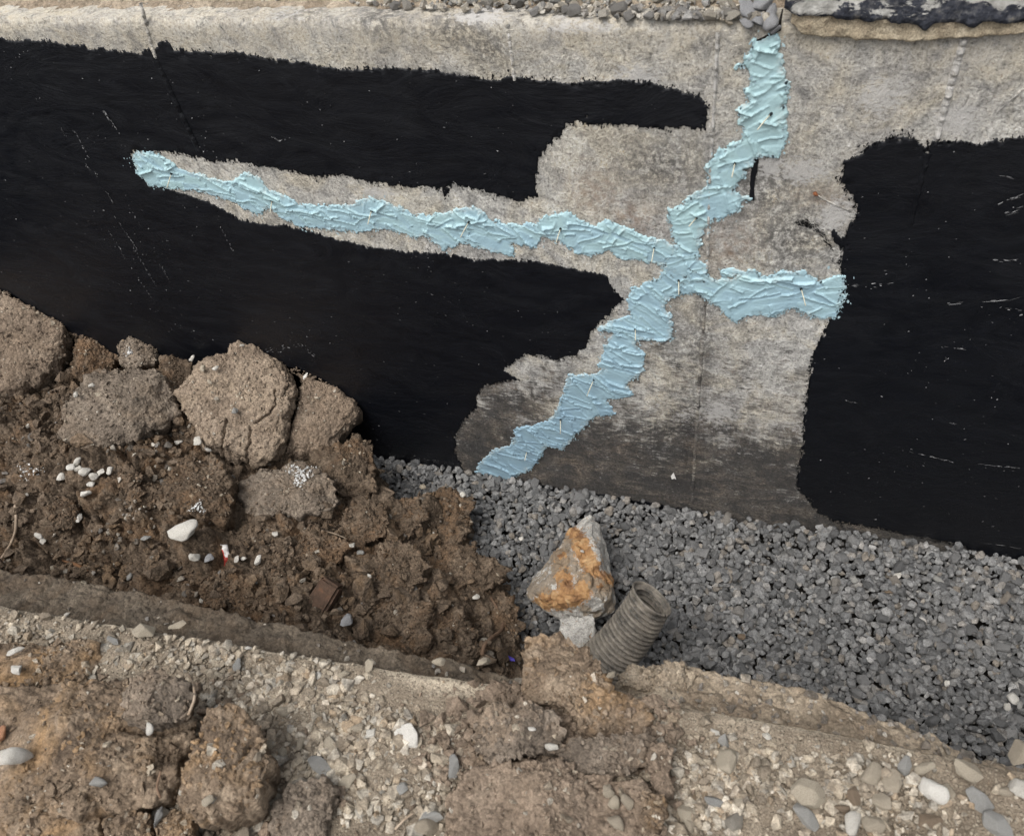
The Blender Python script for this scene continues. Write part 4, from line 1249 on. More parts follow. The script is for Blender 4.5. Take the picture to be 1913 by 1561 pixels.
def clod(outline, centre, thick, mat, name, label, cat, up=0.55, nth=170, nr=40, rough=1.0, jag=0.06, cracks=(), flat=9.0, face=0.55, rock=True, attr_fn=None, seed=1, group=None, lump=1.0, crumbs=1.0, pebs=1.0):
    """a lump whose outline is the polygon (pixels) seen at `centre`, with its own thickness"""
    tocam = nrm(CAM - centre)
    nv_ = nrm(tocam * (1 - up) + np.array([0, 0, 1.0]) * up)
    e1 = nrm(np.cross(np.array([0, 1.0, 0]), nv_)); e2 = np.cross(nv_, e1)
    cc = centre
    ctr = np.mean(np.array(outline, float), 0)
    d = ray(*ctr)
    cc = CAM + d * (((centre - CAM) @ nv_) / (d @ nv_))
    th, R_ = shape2d(outline, cc, e1, e2, cc, nv_, nth, seed, jag)
    rho = np.concatenate([np.linspace(0.0, 1, nr) ** 0.8, 1 - np.linspace(0, 1, 14)[1:] ** 1.2])
    side = np.concatenate([np.ones(nr), -np.ones(13)])
    RR, TT = np.meshgrid(rho, np.arange(nth), indexing='ij')
    SD = np.repeat(side, nth).reshape(RR.shape)
    a_, b_ = RR * R_[TT] * np.cos(th[TT]), RR * R_[TT] * np.sin(th[TT])
    prof_ = np.sqrt(np.clip(1 - RR ** flat, 0, 1))
    ref = float(R_.mean())
    hz = SD * thick * prof_ * np.where(SD > 0, 0.5, 0.7)
    a_, b_, hz = a_.ravel(), b_.ravel(), hz.ravel()
    topm = (SD > 0).ravel()
    if rock:
        r = np.random.default_rng(seed)
        ht = np.full(len(a_), 9.0)
        for _ in range(9):
            an = r.uniform(0, 6.28)
            sl_ = r.uniform(0.10, 0.55)
            ht = np.minimum(ht, thick * r.uniform(0.35, 0.6) - sl_ * (a_ * math.cos(an) + b_ * math.sin(an)))
        hz = np.where(topm, np.minimum(hz * 1.35, np.maximum(ht, 0.0)), hz)
    pw = cc + np.outer(a_, e1) + np.outer(b_, e2) + np.outer(hz, nv_)
    k = 1.0 / max(ref, 0.03)
    pl = pw + seed * 3.1
    disp = rough * ref * (0.14 * fbm(pl * k * 1.7, 5, seed, 0.6) + 0.05 * np.abs(noise(pl * k * 3.1, seed + 8)) + 0.02 * fbm(pl * k * 14, 3, seed + 5))
    wq = pl * 17 + 0.5 * np.stack([noise(pl * 15, 1), noise(pl * 15, 2), noise(pl * 15, 3)], 1)
    w1_, w2_, wh_ = worley(wq, seed + 21)
    disp = disp * (face + (1 - face) * sstep(0.6, 0.95, RR.ravel()))
    disp = disp + lump * 0.011 * (wh_ - 0.5) * sstep(0, 0.16, w2_ - w1_) * np.clip(RR.ravel() * 2.6 - 1.4, 0.3 * face, 1)
    disp = disp + lump * (0.012 * (lumps(pl * 26, seed + 2) - 0.5) * np.clip(RR.ravel() * 2.4 - 1.3, 0.3 * face, 1) + 0.0045 * face * (lumps(pl * 70, seed + 3) - 0.5) + 0.002 * (lumps(pl * 160, seed + 4) - 0.5))
    if cracks:
        for line, w, dep in cracks:
            L_ = []
            for px, py in line:
                d = ray(px, py)
                t = ((cc - CAM) @ nv_ + thick * 0.4) / (d @ nv_)
                qq = CAM + d * t - cc
                L_.append((qq @ e1, qq @ e2))
            wob = 0.004 * fbm(pl * 60, 3, 9)
            dd = linedist(L_, a_ + wob, b_ + 0.7 * wob)
            disp = disp - dep * np.exp(-(dd / w) ** 2) * topm
    n_out = nrm(np.array([0, 0, 1.0]))
    dirv = np.outer(np.where(topm, 1, -1) * prof_.ravel(), nv_) + (np.outer(np.cos(th[TT].ravel()), e1) + np.outer(np.sin(th[TT].ravel()), e2)) * (RR.ravel() ** 3)[:, None]
    dirv /= np.linalg.norm(dirv, axis=1)[:, None] + 1e-9
    cen = RR.ravel() < 1e-9
    V_ = pw + dirv * disp[:, None]
    for s_ in (True, False):
        kk = cen & (topm == s_)
        if kk.any():
            V_[kk] = V_[kk].mean(0)
    V_[:, 1] = np.minimum(V_[:, 1], WY - 0.004)
    nrw = len(rho)
    fcs = []
    i, j = np.meshgrid(np.arange(nrw - 1), np.arange(nth), indexing='ij')
    j2 = (j + 1) % nth
    fcs = np.stack([i * nth + j, (i + 1) * nth + j, (i + 1) * nth + j2, i * nth + j2], -1).reshape(-1, 4)
    at_ = attr_fn(pw, a_, b_) if attr_fn else None
    base = np.array([cc[0], cc[1], V_[:, 2].min()])
    o = obj(name, mesh_np(name, V_ - base, fcs, True, at_), mat, None, base)
    o['top'] = 0.0
    del o['top']
    tag(o, label, cat, group)
    CL.append((o, V_[: nr * nth], cc, float(np.linalg.norm(V_ - cc, axis=1).max())))
    if crumbs:
        r = np.random.default_rng(seed + 900)
        nn = int(crumbs * 900 * ref / 0.12)
        idx = r.integers(0, nr * nth, nn)
        rr = RR.ravel()[idx]
        idx = idx[r.uniform(0, 1, nn) < 0.15 + 0.85 * rr ** 2]
        sz_ = np.clip(r.lognormal(math.log(0.0055), 0.5, len(idx)), 0.0025, 0.018)
        joined('crumbs', V_[idx] - base, sz_, PROTO_L, mat, o, 0.8)
        if pebs:
            nn = int(pebs * 45 * ref / 0.12)
            idx = r.integers(0, nr * nth, nn)
            sz_ = np.clip(r.lognormal(math.log(0.006), 0.45, len(idx)), 0.003, 0.016)
            joined('pebbles', V_[idx] - base, sz_, PROTO_L, M_pale, o, 0.8)
    return o
CL = []
def soilc(px, py, lift=0.02):
    return hit_soil(px, py, lift)
G1 = 'large clods on the trench heap'
clod([(-60, 470), (0, 505), (50, 530), (90, 575), (140, 595), (142, 640), (125, 690), (85, 730), (40, 755), (0, 765), (-60, 760)], soilc(30, 650, .075), 0.14, M_clod, 'soil_clod', 'big flat brown clod leaning on the black wall at the far left', 'clod', 0.4, seed=3, group=G1, face=0.45, rough=0.8, rock=False)
clod([(142, 600), (175, 600), (205, 632), (222, 655), (215, 690), (190, 712), (160, 720), (130, 700), (138, 650)], soilc(180, 665, .04), 0.10, M_soil, 'soil_clod', 'dark crumbly clod between the far left slab clod and the small grey clod', 'clod', 0.45, seed=4, group=G1, lump=2.0, nth=120, nr=30)
clod([(222, 648), (245, 632), (272, 622), (295, 630), (302, 655), (290, 682), (255, 692), (225, 680)], soilc(262, 660, .065), 0.09, M_clod_grey, 'soil_clod', 'small grey clod with a white smear standing against the black wall', 'clod', 0.4, seed=5, group=G1, nth=120, nr=30)
clod([(135, 745), (160, 710), (210, 690), (260, 690), (300, 695), (325, 730), (335, 770), (312, 800), (270, 825), (225, 840), (150, 842), (115, 815), (125, 775)], soilc(225, 770, .05), 0.13, M_clod_grey, 'soil_clod', 'broad rounded grey-brown clod left of the cracked pale clod', 'clod', 0.5, seed=6, group=G1, face=0.5, rough=0.8, jag=0.08)
clod([(300, 672), (330, 668), (360, 680), (355, 715), (340, 760), (322, 790), (300, 770), (295, 720)], soilc(330, 720, .045), 0.10, M_soil, 'soil_clod', 'narrow dark clod squeezed between the grey-brown clod and the pale cracked clod', 'clod', 0.5, seed=7, group=G1, lump=2.0, nth=110, nr=28)
clod([(335, 735), (350, 705), (385, 680), (420, 668), (450, 645), (485, 648), (520, 668), (550, 700), (562, 740), (545, 785), (535, 835), (525, 862), (480, 877), (430, 858), (390, 838), (362, 800), (340, 762)], soilc(450, 770, .08), 0.12, M_clod_pale, 'soil_clod', 'large round pale clod with fine cracks near the wall', 'clod', 0.42, nth=260, nr=70, seed=8, group=G1, jag=0.05, rough=0.7, face=0.4, rock=False, cracks=[([(425, 785), (420, 815), (412, 845)], .0024, .016), ([(470, 800), (468, 830), (460, 860)], .0024, .016), ([(478, 792), (505, 775), (518, 755), (516, 730)], .0024, .014), ([(380, 800), (412, 838)], .0024, .012), ([(535, 700), (540, 720), (530, 740)], .0024, .012)])
clod([(548, 660), (575, 655), (600, 672), (622, 700), (650, 735), (674, 770), (660, 800), (630, 835), (600, 862), (560, 858), (538, 850), (542, 810), (556, 765), (568, 720), (555, 690)], soilc(600, 770, .115), 0.10, M_clod, 'soil_clod', 'wedge-shaped brown clod split off the right side of the pale clod', 'clod', 0.42, nth=200, nr=54, seed=9, group=G1, jag=0.045, rough=0.7, face=0.4, rock=False)
clod([(590, 850), (625, 835), (665, 822), (690, 830), (705, 865), (700, 905), (690, 935), (640, 925), (600, 905), (585, 880)], soilc(648, 880, .03), 0.10, M_soil, 'soil_clod', 'rust-brown crumbly clod at the foot of the wall beside the gravel', 'clod', 0.5, seed=10, group=G1, lump=1.8, nth=140, nr=34)
clod([(450, 905), (490, 880), (540, 868), (590, 880), (625, 905), (640, 945), (600, 970), (540, 965), (480, 975), (448, 945)], soilc(545, 920, .022), 0.11, M_clod_grey, 'soil_clod', 'brown clod with a white lime splash on top below the pale clod', 'clod', 0.55, seed=11, group=G1, lump=1.6, nth=150, nr=36)
clod([(325, 885), (365, 855), (410, 865), (435, 900), (440, 950), (430, 985), (380, 980), (335, 960), (315, 920)], soilc(380, 920, .008), 0.11, M_soil, 'soil_clod', 'dark grey-brown clod with a faint white smear in the middle of the heap', 'clod', 0.55, seed=12, group=G1, lump=1.6, nth=150, nr=36)
small = [((0, 790, 60, 850), 'small rounded clod at the left picture edge under the far left slab clod'), ((100, 790, 150, 850), 'small brown clod at the lower left corner of the grey-brown clod'), ((215, 870, 265, 935), 'knobbly clod with an ochre face right of the white pebbles'), ((95, 935, 145, 985), 'reddish brown clod below the white pebble cluster'), ((240, 905, 300, 955), 'brown clod between the white pebbles and the dark smeared clod'), ((640, 940, 720, 1010), 'brown clod beside the gravel below the rust-brown clod'), ((720, 930, 790, 1000), 'clod at the edge of the gravel, highest of the three along it'), ((780, 920, 880, 1020), 'broad crumbly clod jutting onto the grey gravel'), ((800, 1020, 930, 1110), 'brown clod bulging towards the rust-stained rock'), ((655, 1110, 800, 1215), 'broad dark clod low in the trench close to the bank'), ((790, 1140, 890, 1225), 'pitted clod low in the trench left of the curved root'), ((870, 1110, 968, 1225), 'smooth dark clod under the curved root'), ((470, 1040, 530, 1115), 'brown clod right of the red and white wrapper scrap'), ((300, 1020, 350, 1060), 'small square clod below the flat white stone'), ((380, 1075, 440, 1130), 'dark clod near the bank below the red and white wrapper scrap'), ((690, 1020, 790, 1100), 'lumpy clod in the middle of the dark soil between brick and gravel'), ((660, 870, 700, 915), 'small clod resting against the rust-brown clod'), ((555, 985, 640, 1060), 'dark clod right of the thin straight twig'), ((440, 985, 520, 1040), 'dark clod above the brown clod near the wrapper scrap')]
for i, ((xa, ya, xb, yb), lab) in enumerate(small):
    r = np.random.default_rng(500 + i)
    cx_, cy_, rx, ry = (xa + xb) / 2, (ya + yb) / 2, (xb - xa) / 2, (yb - ya) / 2
    ol = []
    for k in range(11):
        a = 2 * math.pi * k / 11
        f = r.uniform(0.95, 1.35)
        ol.append((cx_ + rx * f * math.cos(a), cy_ + ry * f * math.sin(a)))
    clod(ol, soilc(cx_, cy_, -.002), 0.32 * min(rx, ry) * 2 / 1500 * 2.0, M_soil, 'small_clod', lab, 'clod', 0.7, 96, 24, seed=30 + i, group='smaller clods in the trench', lump=1.3, rough=1.8, jag=0.14, crumbs=1.6, pebs=0.3, face=0.8)

# clods on the pavement
G2 = 'clods on the near pavement'
pc = lambda px, py, up: pz(px, py, up)
clod([(-40, 1215), (20, 1198), (90, 1205), (150, 1198), (205, 1210), (218, 1240), (200, 1265), (140, 1285), (60, 1290), (-40, 1300)], pc(90, 1245, .015), 0.06, M_clod_ochre, 'clay_clod', 'orange-brown clay clod at the left picture edge on the pavement', 'clod', 0.7, seed=50, group=G2, rough=1.3)
clod([(-60, 1290), (40, 1282), (130, 1270), (220, 1265), (300, 1300), (352, 1340), (360, 1390), (340, 1440), (318, 1500), (262, 1528), (200, 1515), (150, 1535), (60, 1520), (0, 1530), (-60, 1520)], pc(160, 1390, .045), 0.12, M_clod_ochre, 'clay_clod', 'huge ochre clay clod filling the lower left of the picture', 'clod', 0.75, 230, 60, seed=51, group=G2, rough=1.0, cracks=[([(215, 1350), (260, 1352), (320, 1345)], .005, .014)])
clod([(228, 1300), (250, 1262), (300, 1262), (350, 1270), (366, 1300), (355, 1335), (320, 1352), (255, 1352), (220, 1345)], pc(295, 1308, .10), 0.05, M_clod_grey, 'clay_clod', 'squarish grey-brown clod lying on top of the huge ochre clod', 'clod', 0.75, seed=52, group=G2, nth=140, nr=36)
clod([(405, 1340), (440, 1328), (470, 1345), (500, 1390), (515, 1430), (500, 1490), (470, 1530), (420, 1545), (360, 1530), (335, 1490), (350, 1455), (385, 1420), (395, 1380)], pc(430, 1440, .06), 0.12, M_clod_ochre, 'clay_clod', 'upright brown clay clod right of the dark gap at lower left', 'clod', 0.7, 190, 48, seed=53, group=G2, cracks=[([(470, 1380), (452, 1410), (432, 1430)], .003, .01)])
clod([(-40, 1490), (30, 1512), (90, 1496), (150, 1512), (196, 1500), (205, 1600), (-40, 1610)], pc(80, 1550, .03), 0.08, M_clod_ochre, 'clay_clod', 'brown clay clod at the bottom left corner of the picture', 'clod', 0.75, 140, 34, seed=54, group=G2)
clod([(200, 1530), (250, 1512), (290, 1525), (300, 1610), (195, 1610)], pc(248, 1560, .03), 0.06, M_clod_ochre, 'clay_clod', 'small clay clod at the bottom edge right of the corner clod', 'clod', 0.75, 120, 30, seed=55, group=G2)
clod([(300, 1540), (330, 1510), (360, 1525), (372, 1570), (350, 1620), (290, 1620)], pc(330, 1565, .03), 0.06, M_clod_ochre, 'clay_clod', 'rounded clay clod at the bottom edge below the upright clod', 'clod', 0.75, 120, 30, seed=56, group=G2)
clod([(515, 1500), (560, 1470), (610, 1455), (632, 1480), (620, 1530), (600, 1600), (500, 1600)], pc(565, 1530, .015), 0.05, M_clod_grey, 'clay_clod', 'flat dark clod at the bottom edge left of the pebbly strip', 'clod', 0.75, 140, 34, seed=57, group=G2)
clod([(985, 1190), (1010, 1180), (1060, 1195), (1098, 1212), (1120, 1250), (1135, 1285), (1180, 1300), (1215, 1320), (1200, 1360), (1150, 1380), (1090, 1372), (1060, 1335), (1000, 1320), (970, 1290), (978, 1240)], pc(1070, 1280, .02), 0.075, M_clod_ochre, 'clay_clod', 'tan crumbly clod spilling over the pavement edge beside the ribbed pipe', 'clod', 0.6, 230, 56, seed=58, group=G2, lump=1.3, rough=1.0, jag=0.10)
clod([(890, 1345), (930, 1315), (980, 1312), (1030, 1325), (1060, 1360), (1050, 1400), (990, 1410), (950, 1425), (905, 1420), (882, 1385)], pc(970, 1368, .03), 0.06, M_clod_grey, 'clay_clod', 'grey-brown clod left of the tan spilling clod', 'clod', 0.75, 170, 42, seed=59, group=G2, lump=1.0)
clod([(1050, 1385), (1110, 1375), (1180, 1370), (1235, 1375), (1245, 1420), (1205, 1440), (1150, 1455), (1080, 1445), (1040, 1420)], pc(1140, 1410, .025), 0.06, M_clod_grey, 'clay_clod', 'wide grey-brown clod below the tan spilling clod', 'clod', 0.75, 170, 42, seed=60, group=G2, lump=1.0)
clod([(840, 1480), (870, 1440), (930, 1425), (1000, 1420), (1080, 1440), (1150, 1460), (1190, 1455), (1230, 1480), (1235, 1560), (1200, 1620), (840, 1620), (825, 1540)], pc(1020, 1515, .02), 0.075, M_clod, 'clay_clod', 'spread of trodden brown soil at the bottom middle of the picture', 'clod', 0.8, 230, 56, seed=61, group=G2, lump=1.0)
clod([(1205, 1480), (1235, 1490), (1250, 1520), (1240, 1552), (1205, 1555), (1190, 1525)], pc(1220, 1520, .04), 0.05, M_clod_ochre, 'clay_clod', 'small ochre clod at the right end of the trodden soil', 'clod', 0.75, 110, 28, seed=62, group=G2, lump=1.0)
clod([(1215, 1395), (1245, 1385), (1258, 1410), (1250, 1450), (1262, 1485), (1235, 1495), (1215, 1460)], pc(1235, 1440, .025), 0.05, M_clod, 'clay_clod', 'narrow dark clod at the right side of the middle pile', 'clod', 0.75, 110, 28, seed=63, group=G2, lump=1.0)
clod([(1150, 1262), (1185, 1245), (1250, 1240), (1300, 1255), (1290, 1290), (1225, 1300), (1160, 1285)], on_z(1225, 1268, .575), 0.06, M_bank, 'clay_clod', 'tan stony clod on the bank just below the ribbed pipe', 'clod', 0.7, 150, 36, seed=64, group=G2, lump=1.0)

# loose soil crumbs round the piles on the pavement
cp, cs = [], []
for (px, py, sx_, sy_, k_) in ((1040, 1420, 150, 90, 1500), (860, 1400, 60, 70, 260), (1180, 1330, 70, 40, 260), (160, 1390, 170, 110, 900), (440, 1440, 70, 90, 420), (560, 1520, 70, 40, 260), (950, 1290, 60, 25, 220)):
    for _ in range(k_):
        a_, b_ = rng.normal(px, sx_ * 0.62), rng.normal(py, sy_ * 0.62)
        q_ = pz(a_, b_, 0.0)
        if q_[1] < y_edge(q_[0]) - 0.003:
            cp.append(q_); cs.append(float(np.clip(rng.lognormal(math.log(0.0075), 0.55), 0.003, 0.03)))
cp, cs = np.array(cp), np.array(cs)
cp[:, 2] += cs * 0.15
joined('crumbs', cp, cs, PROTO_L, M_clod, pave, 0.6)

# ================================================================== ROCK, PIPE and small finds
def rock_attr(pw, a_, b_):
    def m(pts, w):
        L_ = []
        return np.exp(-(np.array(linedist_px(pw, pts)) / w) ** 2)
    rust_ = np.maximum.reduce([m([(1072, 1000), (1085, 1020), (1100, 1055), (1112, 1075), (1128, 1088)], 15), m([(1048, 1040), (1054, 1085), (1058, 1110)], 14), m([(1020, 1118), (1050, 1122), (1085, 1110), (1095, 1085)], 16)])
    brown_ = np.maximum.reduce([m([(995, 1098), (1025, 1080), (1045, 1045)], 24), m([(1095, 1142), (1112, 1146)], 12), m([(1090, 1080), (1120, 1095), (1140, 1130)], 16), m([(1060, 1010), (1070, 1060)], 14)]) * 0.9
    return {'rust': rust_ * 0.72, 'brown': brown_ * 0.42}
def linedist_px(pw, pts):
    q = (pw - CAM) @ RM
    px, py = CX + F * q[:, 0] / q[:, 2], CY + F * q[:, 1] / q[:, 2]
    return linedist(pts, px, py)
def facet_rock(name, ctrl, mat, label, cat, seed, amp, attr_fn):
    bm = bmesh.new()
    for px, py, h in ctrl:
        bm.verts.new(on_z(px, py, h))
    bmesh.ops.convex_hull(bm, input=bm.verts)
    bmesh.ops.delete(bm, geom=[v for v in bm.verts if not v.link_faces], context='VERTS')
    bmesh.ops.triangulate(bm, faces=bm.faces[:])
    bmesh.ops.bevel(bm, geom=bm.edges[:], offset=0.003, segments=1, affect='EDGES')
    bmesh.ops.triangulate(bm, faces=bm.faces[:])
    for _ in range(7):
        lg = [e for e in bm.edges if e.calc_length() > 0.0065]
        if not lg:
            break
        bmesh.ops.subdivide_edges(bm, edges=lg, cuts=1)
        bmesh.ops.triangulate(bm, faces=bm.faces[:])
    bm.normal_update()
    Nn = np.array([v.normal[:] for v in bm.verts])
    V, Fc = bm_arrays(bm)
    f1, f2, hh = worley(V * 26 + 0.6 * np.stack([noise(V * 20, 1), noise(V * 20, 2), noise(V * 20, 3)], 1), seed)
    at_ = attr_fn(V, None, None)
    brk = np.clip(at_['rust'] + at_['brown'], 0.12, 1)
    d = brk * amp * (0.9 * (hh - 0.6) + 0.35 * sstep(0, 0.25, f2 - f1)) + amp * 0.35 * fbm(V * 22, 4, seed) + 0.0012 * fbm(V * 130, 3, seed + 4)
    V = V + Nn * d[:, None]
    base = np.array([V[:, 0].mean(), V[:, 1].mean(), V[:, 2].min()])
    o = obj(name, mesh_np(name, V - base, Fc, False, at_), mat, None, base)
    CL.append((o, V, base, float(np.linalg.norm(V - base, axis=1).max())))
    return tag(o, label, cat)
rock = facet_rock('rust_stained_rock', [(1086, 970, .06), (1103, 960, .07), (1122, 986, .08), (1132, 1020, .07), (1138, 1075, .05), (1149, 1120, .05), (1145, 1142, .05), (1110, 1160, .03), (1085, 1172, .03), (1064, 1168, .02), (1038, 1150, .02), (1010, 1132, .02), (985, 1113, .03), (986, 1096, .04), (1006, 1080, .04), (1024, 1052, .04), (1046, 1034, .05), (1068, 1004, .06),
    (1104, 992, .125), (1118, 1040, .145), (1128, 1085, .13), (1085, 1010, .12), (1082, 1050, .14), (1048, 1062, .12), (1018, 1098, .095), (1060, 1122, .13), (1100, 1118, .14), (1136, 1118, .115), (1105, 1145, .09),
    (1060, 1010, -.01), (1120, 1000, -.01), (1135, 1110, -.02), (1070, 1150, -.02), (1000, 1110, -.02)], M_rock, 'angular grey rock with orange rust stains lying on the gravel', 'rock', 20, 0.022, rock_attr)
clod([(1044, 1158), (1075, 1150), (1112, 1158), (1114, 1185), (1104, 1228), (1058, 1228), (1044, 1192)], on_z(1078, 1188, 0.065), 0.11, M_rock, 'concrete_lump', 'small pale concrete lump under the rust-stained rock', 'concrete', 0.5, 110, 28, rough=0.9, jag=0.06, crumbs=0, attr_fn=lambda pw, a_, b_: {'rust': np.zeros(len(pw)), 'brown': np.zeros(len(pw))}, seed=22)

# ribbed drain pipe
pipe = None
A = on_z(1214, 1116, 0.235); B = on_z(1108, 1256, 0.05)
ax_ = nrm(A - B); Ln = float(np.linalg.norm(A - B))
e1 = nrm(np.cross(ax_, [0, 0, 1.0])); e2 = np.cross(e1, ax_)
pitch = 0.0118
npr = int(Ln / pitch * 12)
nth = 56
pipe = empty('drain_pipe', (A + B) / 2 * np.array([1, 1, 0]), 'short muddy black ribbed drain pipe lying on the gravel beside the rock', 'pipe')
def pipe_surface(r_in, sgn, t0, t1, nm, mat):
    rows = []
    for k in range(npr + 1):
        t = t0 + (t1 - t0) * k / npr
        L_ = t * Ln
        ph = (L_ / pitch) % 1.0
        rib = 1 - math.exp(-((ph - 0.5) / 0.20) ** 2)
        R0 = 0.056 - 0.011 * t
        rr = R0 - r_in + 0.0095 * (rib - 1)
        cen = B + ax_ * L_ + e2 * (-0.014 * math.sin(t * 3.1)) + e1 * 0.006 * math.sin(t * 2.4)
        th = np.linspace(0, 2 * math.pi, nth, endpoint=False)
        ov = 1 + 0.06 * np.cos(2 * th + 0.5)
        w_ = 0.0012 * noise(P3(np.cos(th) * 2 + 5, np.sin(th) * 2, t * 9), 3)
        rows.append(cen + np.outer(np.cos(th) * (rr * ov + w_), e1) + np.outer(np.sin(th) * (rr * ov + w_) * 0.94, e2))
    V_ = np.stack(rows).reshape(-1, 3)
    i, j = np.meshgrid(np.arange(npr), np.arange(nth), indexing='ij')
    j2 = (j + 1) % nth
    f = np.stack([i * nth + j, i * nth + j2, (i + 1) * nth + j2, (i + 1) * nth + j], -1).reshape(-1, 4)
    if sgn < 0:
        f = f[:, ::-1]
    return V_, f
Vo, fo = pipe_surface(0.0, 1, 0, 1, 'shell', M_pipe)
Vi, fi_ = pipe_surface(0.003, -1, 0, 1, 'inner', M_pipe)
rim = np.stack([npr * nth + np.arange(nth), npr * nth + (np.arange(nth) + 1) % nth, len(Vo) + npr * nth + (np.arange(nth) + 1) % nth, len(Vo) + npr * nth + np.arange(nth)], 1)
pl = np.array(pipe.location)
o = obj('shell', mesh_np('shell', np.concatenate([Vo, Vi]) - pl, np.concatenate([fo, fi_ + len(Vo), rim])), M_pipe, pipe)
tag(o, 'ribbed pipe wall')
# rim bead round the mouth
th = np.linspace(0, 2 * math.pi, 40)
ctr = A + e1 * 0.006 * math.sin(2.4) + e2 * (-0.014 * math.sin(3.1))
pts = [ctr + ax_ * 0.002 + e1 * math.cos(a) * 0.0445 * (1 + 0.06 * math.cos(2 * a + .5)) + e2 * math.sin(a) * 0.0445 * 0.94 * (1 + 0.06 * math.cos(2 * a + .5)) - pl for a in th]
obj('mouth_rim', tube(pts, 0.0028, 7), M_pipe, pipe)

# brick piece
q = hit_soil(592, 1125, 0.0) - np.array([0, 0, 0.018])
bmx = bmesh.new()
bmesh.ops.create_cube(bmx, size=1.0)
bmesh.ops.scale(bmx, vec=(0.05, 0.12, 0.045), verts=bmx.verts)
bmesh.ops.bevel(bmx, geom=bmx.edges, offset=0.006, segments=2, affect='EDGES')
bmesh.ops.subdivide_edges(bmx, edges=bmx.edges, cuts=2, use_grid_fill=True)
for v in bmx.verts:
    v.co += Vector(np.array([0.004, 0.004, 0.004]) * fbm(np.array([v.co[:]]) * 30, 3, 5)[0])
me = bpy.data.meshes.new('brick_piece'); bmx.to_mesh(me); bmx.free()
o = obj('brick_piece', me, M_brick, None, q + np.array([0, 0, .005]))
o.rotation_euler = (0.45, 0.35, -0.2)
tag(o, 'dark red brick piece half buried in the dark soil by the bank', 'brick')

def soil_path(pts, lift=0.006):
    out = []
    for px, py in pts:
        p = hit_soil(px, py, 0.0); p = p + np.array([0, 0, lift])
        out.append(p)
    return out
def smooth(pts, n=6):
    pts = np.array(pts); t = np.linspace(0, len(pts) - 1, (len(pts) - 1) * n + 1)
    out = np.stack([np.interp(t, np.arange(len(pts)), pts[:, k]) for k in range(3)], 1)
    for _ in range(3):
        out[1:-1] = (out[:-2] + 2 * out[1:-1] + out[2:]) / 4
    return out
def rootlet(px_pts, r0, r1, mat, label, lift=0.008, pts=None, name='root'):
    P_ = smooth(pts if pts is not None else soil_path(px_pts, lift))
    base = P_[len(P_) // 2].copy()
    o = obj(name, tube(P_ - base, np.linspace(r0, r1, len(P_)), 7, 0.15), mat, None, base)
    return tag(o, label, 'root')
rootlet([(35, 950), (37, 975), (36, 1000), (28, 1020), (12, 1045), (0, 1065)], .0035, .003, M_root, 'pale crooked root hanging at the left picture edge over dark soil', .015)
rootlet([(918, 1120), (930, 1140), (942, 1160), (940, 1180), (920, 1195), (905, 1210), (902, 1228)], .003, .005, M_root2, 'brown curved root low in the trench near the bank', .012)
rootlet([(610, 906), (640, 900), (670, 905), (700, 922)], .0018, .0015, M_root, 'thin arched root across the clods below the wall', .02)
rootlet([(605, 1000), (630, 1005), (652, 1015)], .0018, .0015, M_root, 'thin straight pale twig on the dark clods', .02, name='twig')
rootlet([(855, 940), (852, 960), (855, 985), (860, 995)], .0013, .001, M_root, 'hair-thin root hanging at the gravel edge', .02)
rootlet(None, .0015, .0022, M_root, 'pale thin root hanging over the squarish clod on the pavement', pts=[pz(352, 1258, .06), pz(362, 1280, .10), pz(364, 1305, .10), pz(352, 1335, .10)])
rootlet(None, .0015, .0015, M_root2, 'short brown root lying on the huge ochre clod', pts=[pz(300, 1440, .115), pz(292, 1470, .11), pz(300, 1490, .10)])
rootlet(None, .0016, .0012, M_root, 'straight pale stick lying on the pebbles at the bottom middle', pts=[pz(738, 1548, .008), pz(755, 1530, .012), pz(772, 1518, .012)], name='twig')
# wooden splinter
P_ = np.array(soil_path([(120, 1050), (145, 1058), (168, 1068)], .008)); base = P_[1].copy()
tag(obj('wood_splinter', tube(P_ - base, [.002, .005, .002], 5, .3), M_wood, None, base), 'reddish wood splinter on pebbly soil near the bank at left', 'wood')
# wrapper scrap
q = hit_soil(424, 1040, 0.0) + np.array([0, 0, .012])
n_ = 9
vv, ff, red = [], [], []
for i in range(n_):
    for j in range(4):
        t = i / (n_ - 1)
        px, py = 418 + 10 * math.sin(t * 2) * 0.6 + (j - 1.5) * (4.5 - 1.2 * t), 1017 + 42 * t
        d = ray(px, py); d = d / np.linalg.norm(d)
        p = CAM + d * (np.linalg.norm(q - CAM) + 0.004 * math.sin(i * 1.9 + j * 1.3))
        vv.append(p - q); red.append(1.0 if (t > 0.55 and j < 3) or (j == 0 and t > .2) else 0.0)
for i in range(n_ - 1):
    for j in range(3):
        ff.append([i * 4 + j, i * 4 + j + 1, i * 4 + j + 5, i * 4 + j + 4])
o = obj('wrapper_scrap', mesh_np('wrapper_scrap', np.array(vv), np.array(ff), True, {'red': np.array(red)}), M_wrap, None, q)
mod = o.modifiers.new('thick', 'SOLIDIFY'); mod.thickness = 0.0008
tag(o, 'crumpled red and white wrapper scrap on the dark soil', 'wrapper')
q = on_z(955, 1236, 0.2)
q = hit_soil(952, 1232, 0.0) + np.array([0, 0, .008])
v_, f_ = PROTO[5]
tag(obj('plastic_scrap', mesh_np('plastic_scrap', v_ * np.array([.03, .02, .01]), f_, False), M_purple, None, q), 'tiny purple plastic scrap in the dark hollow by the tan clod', 'plastic')

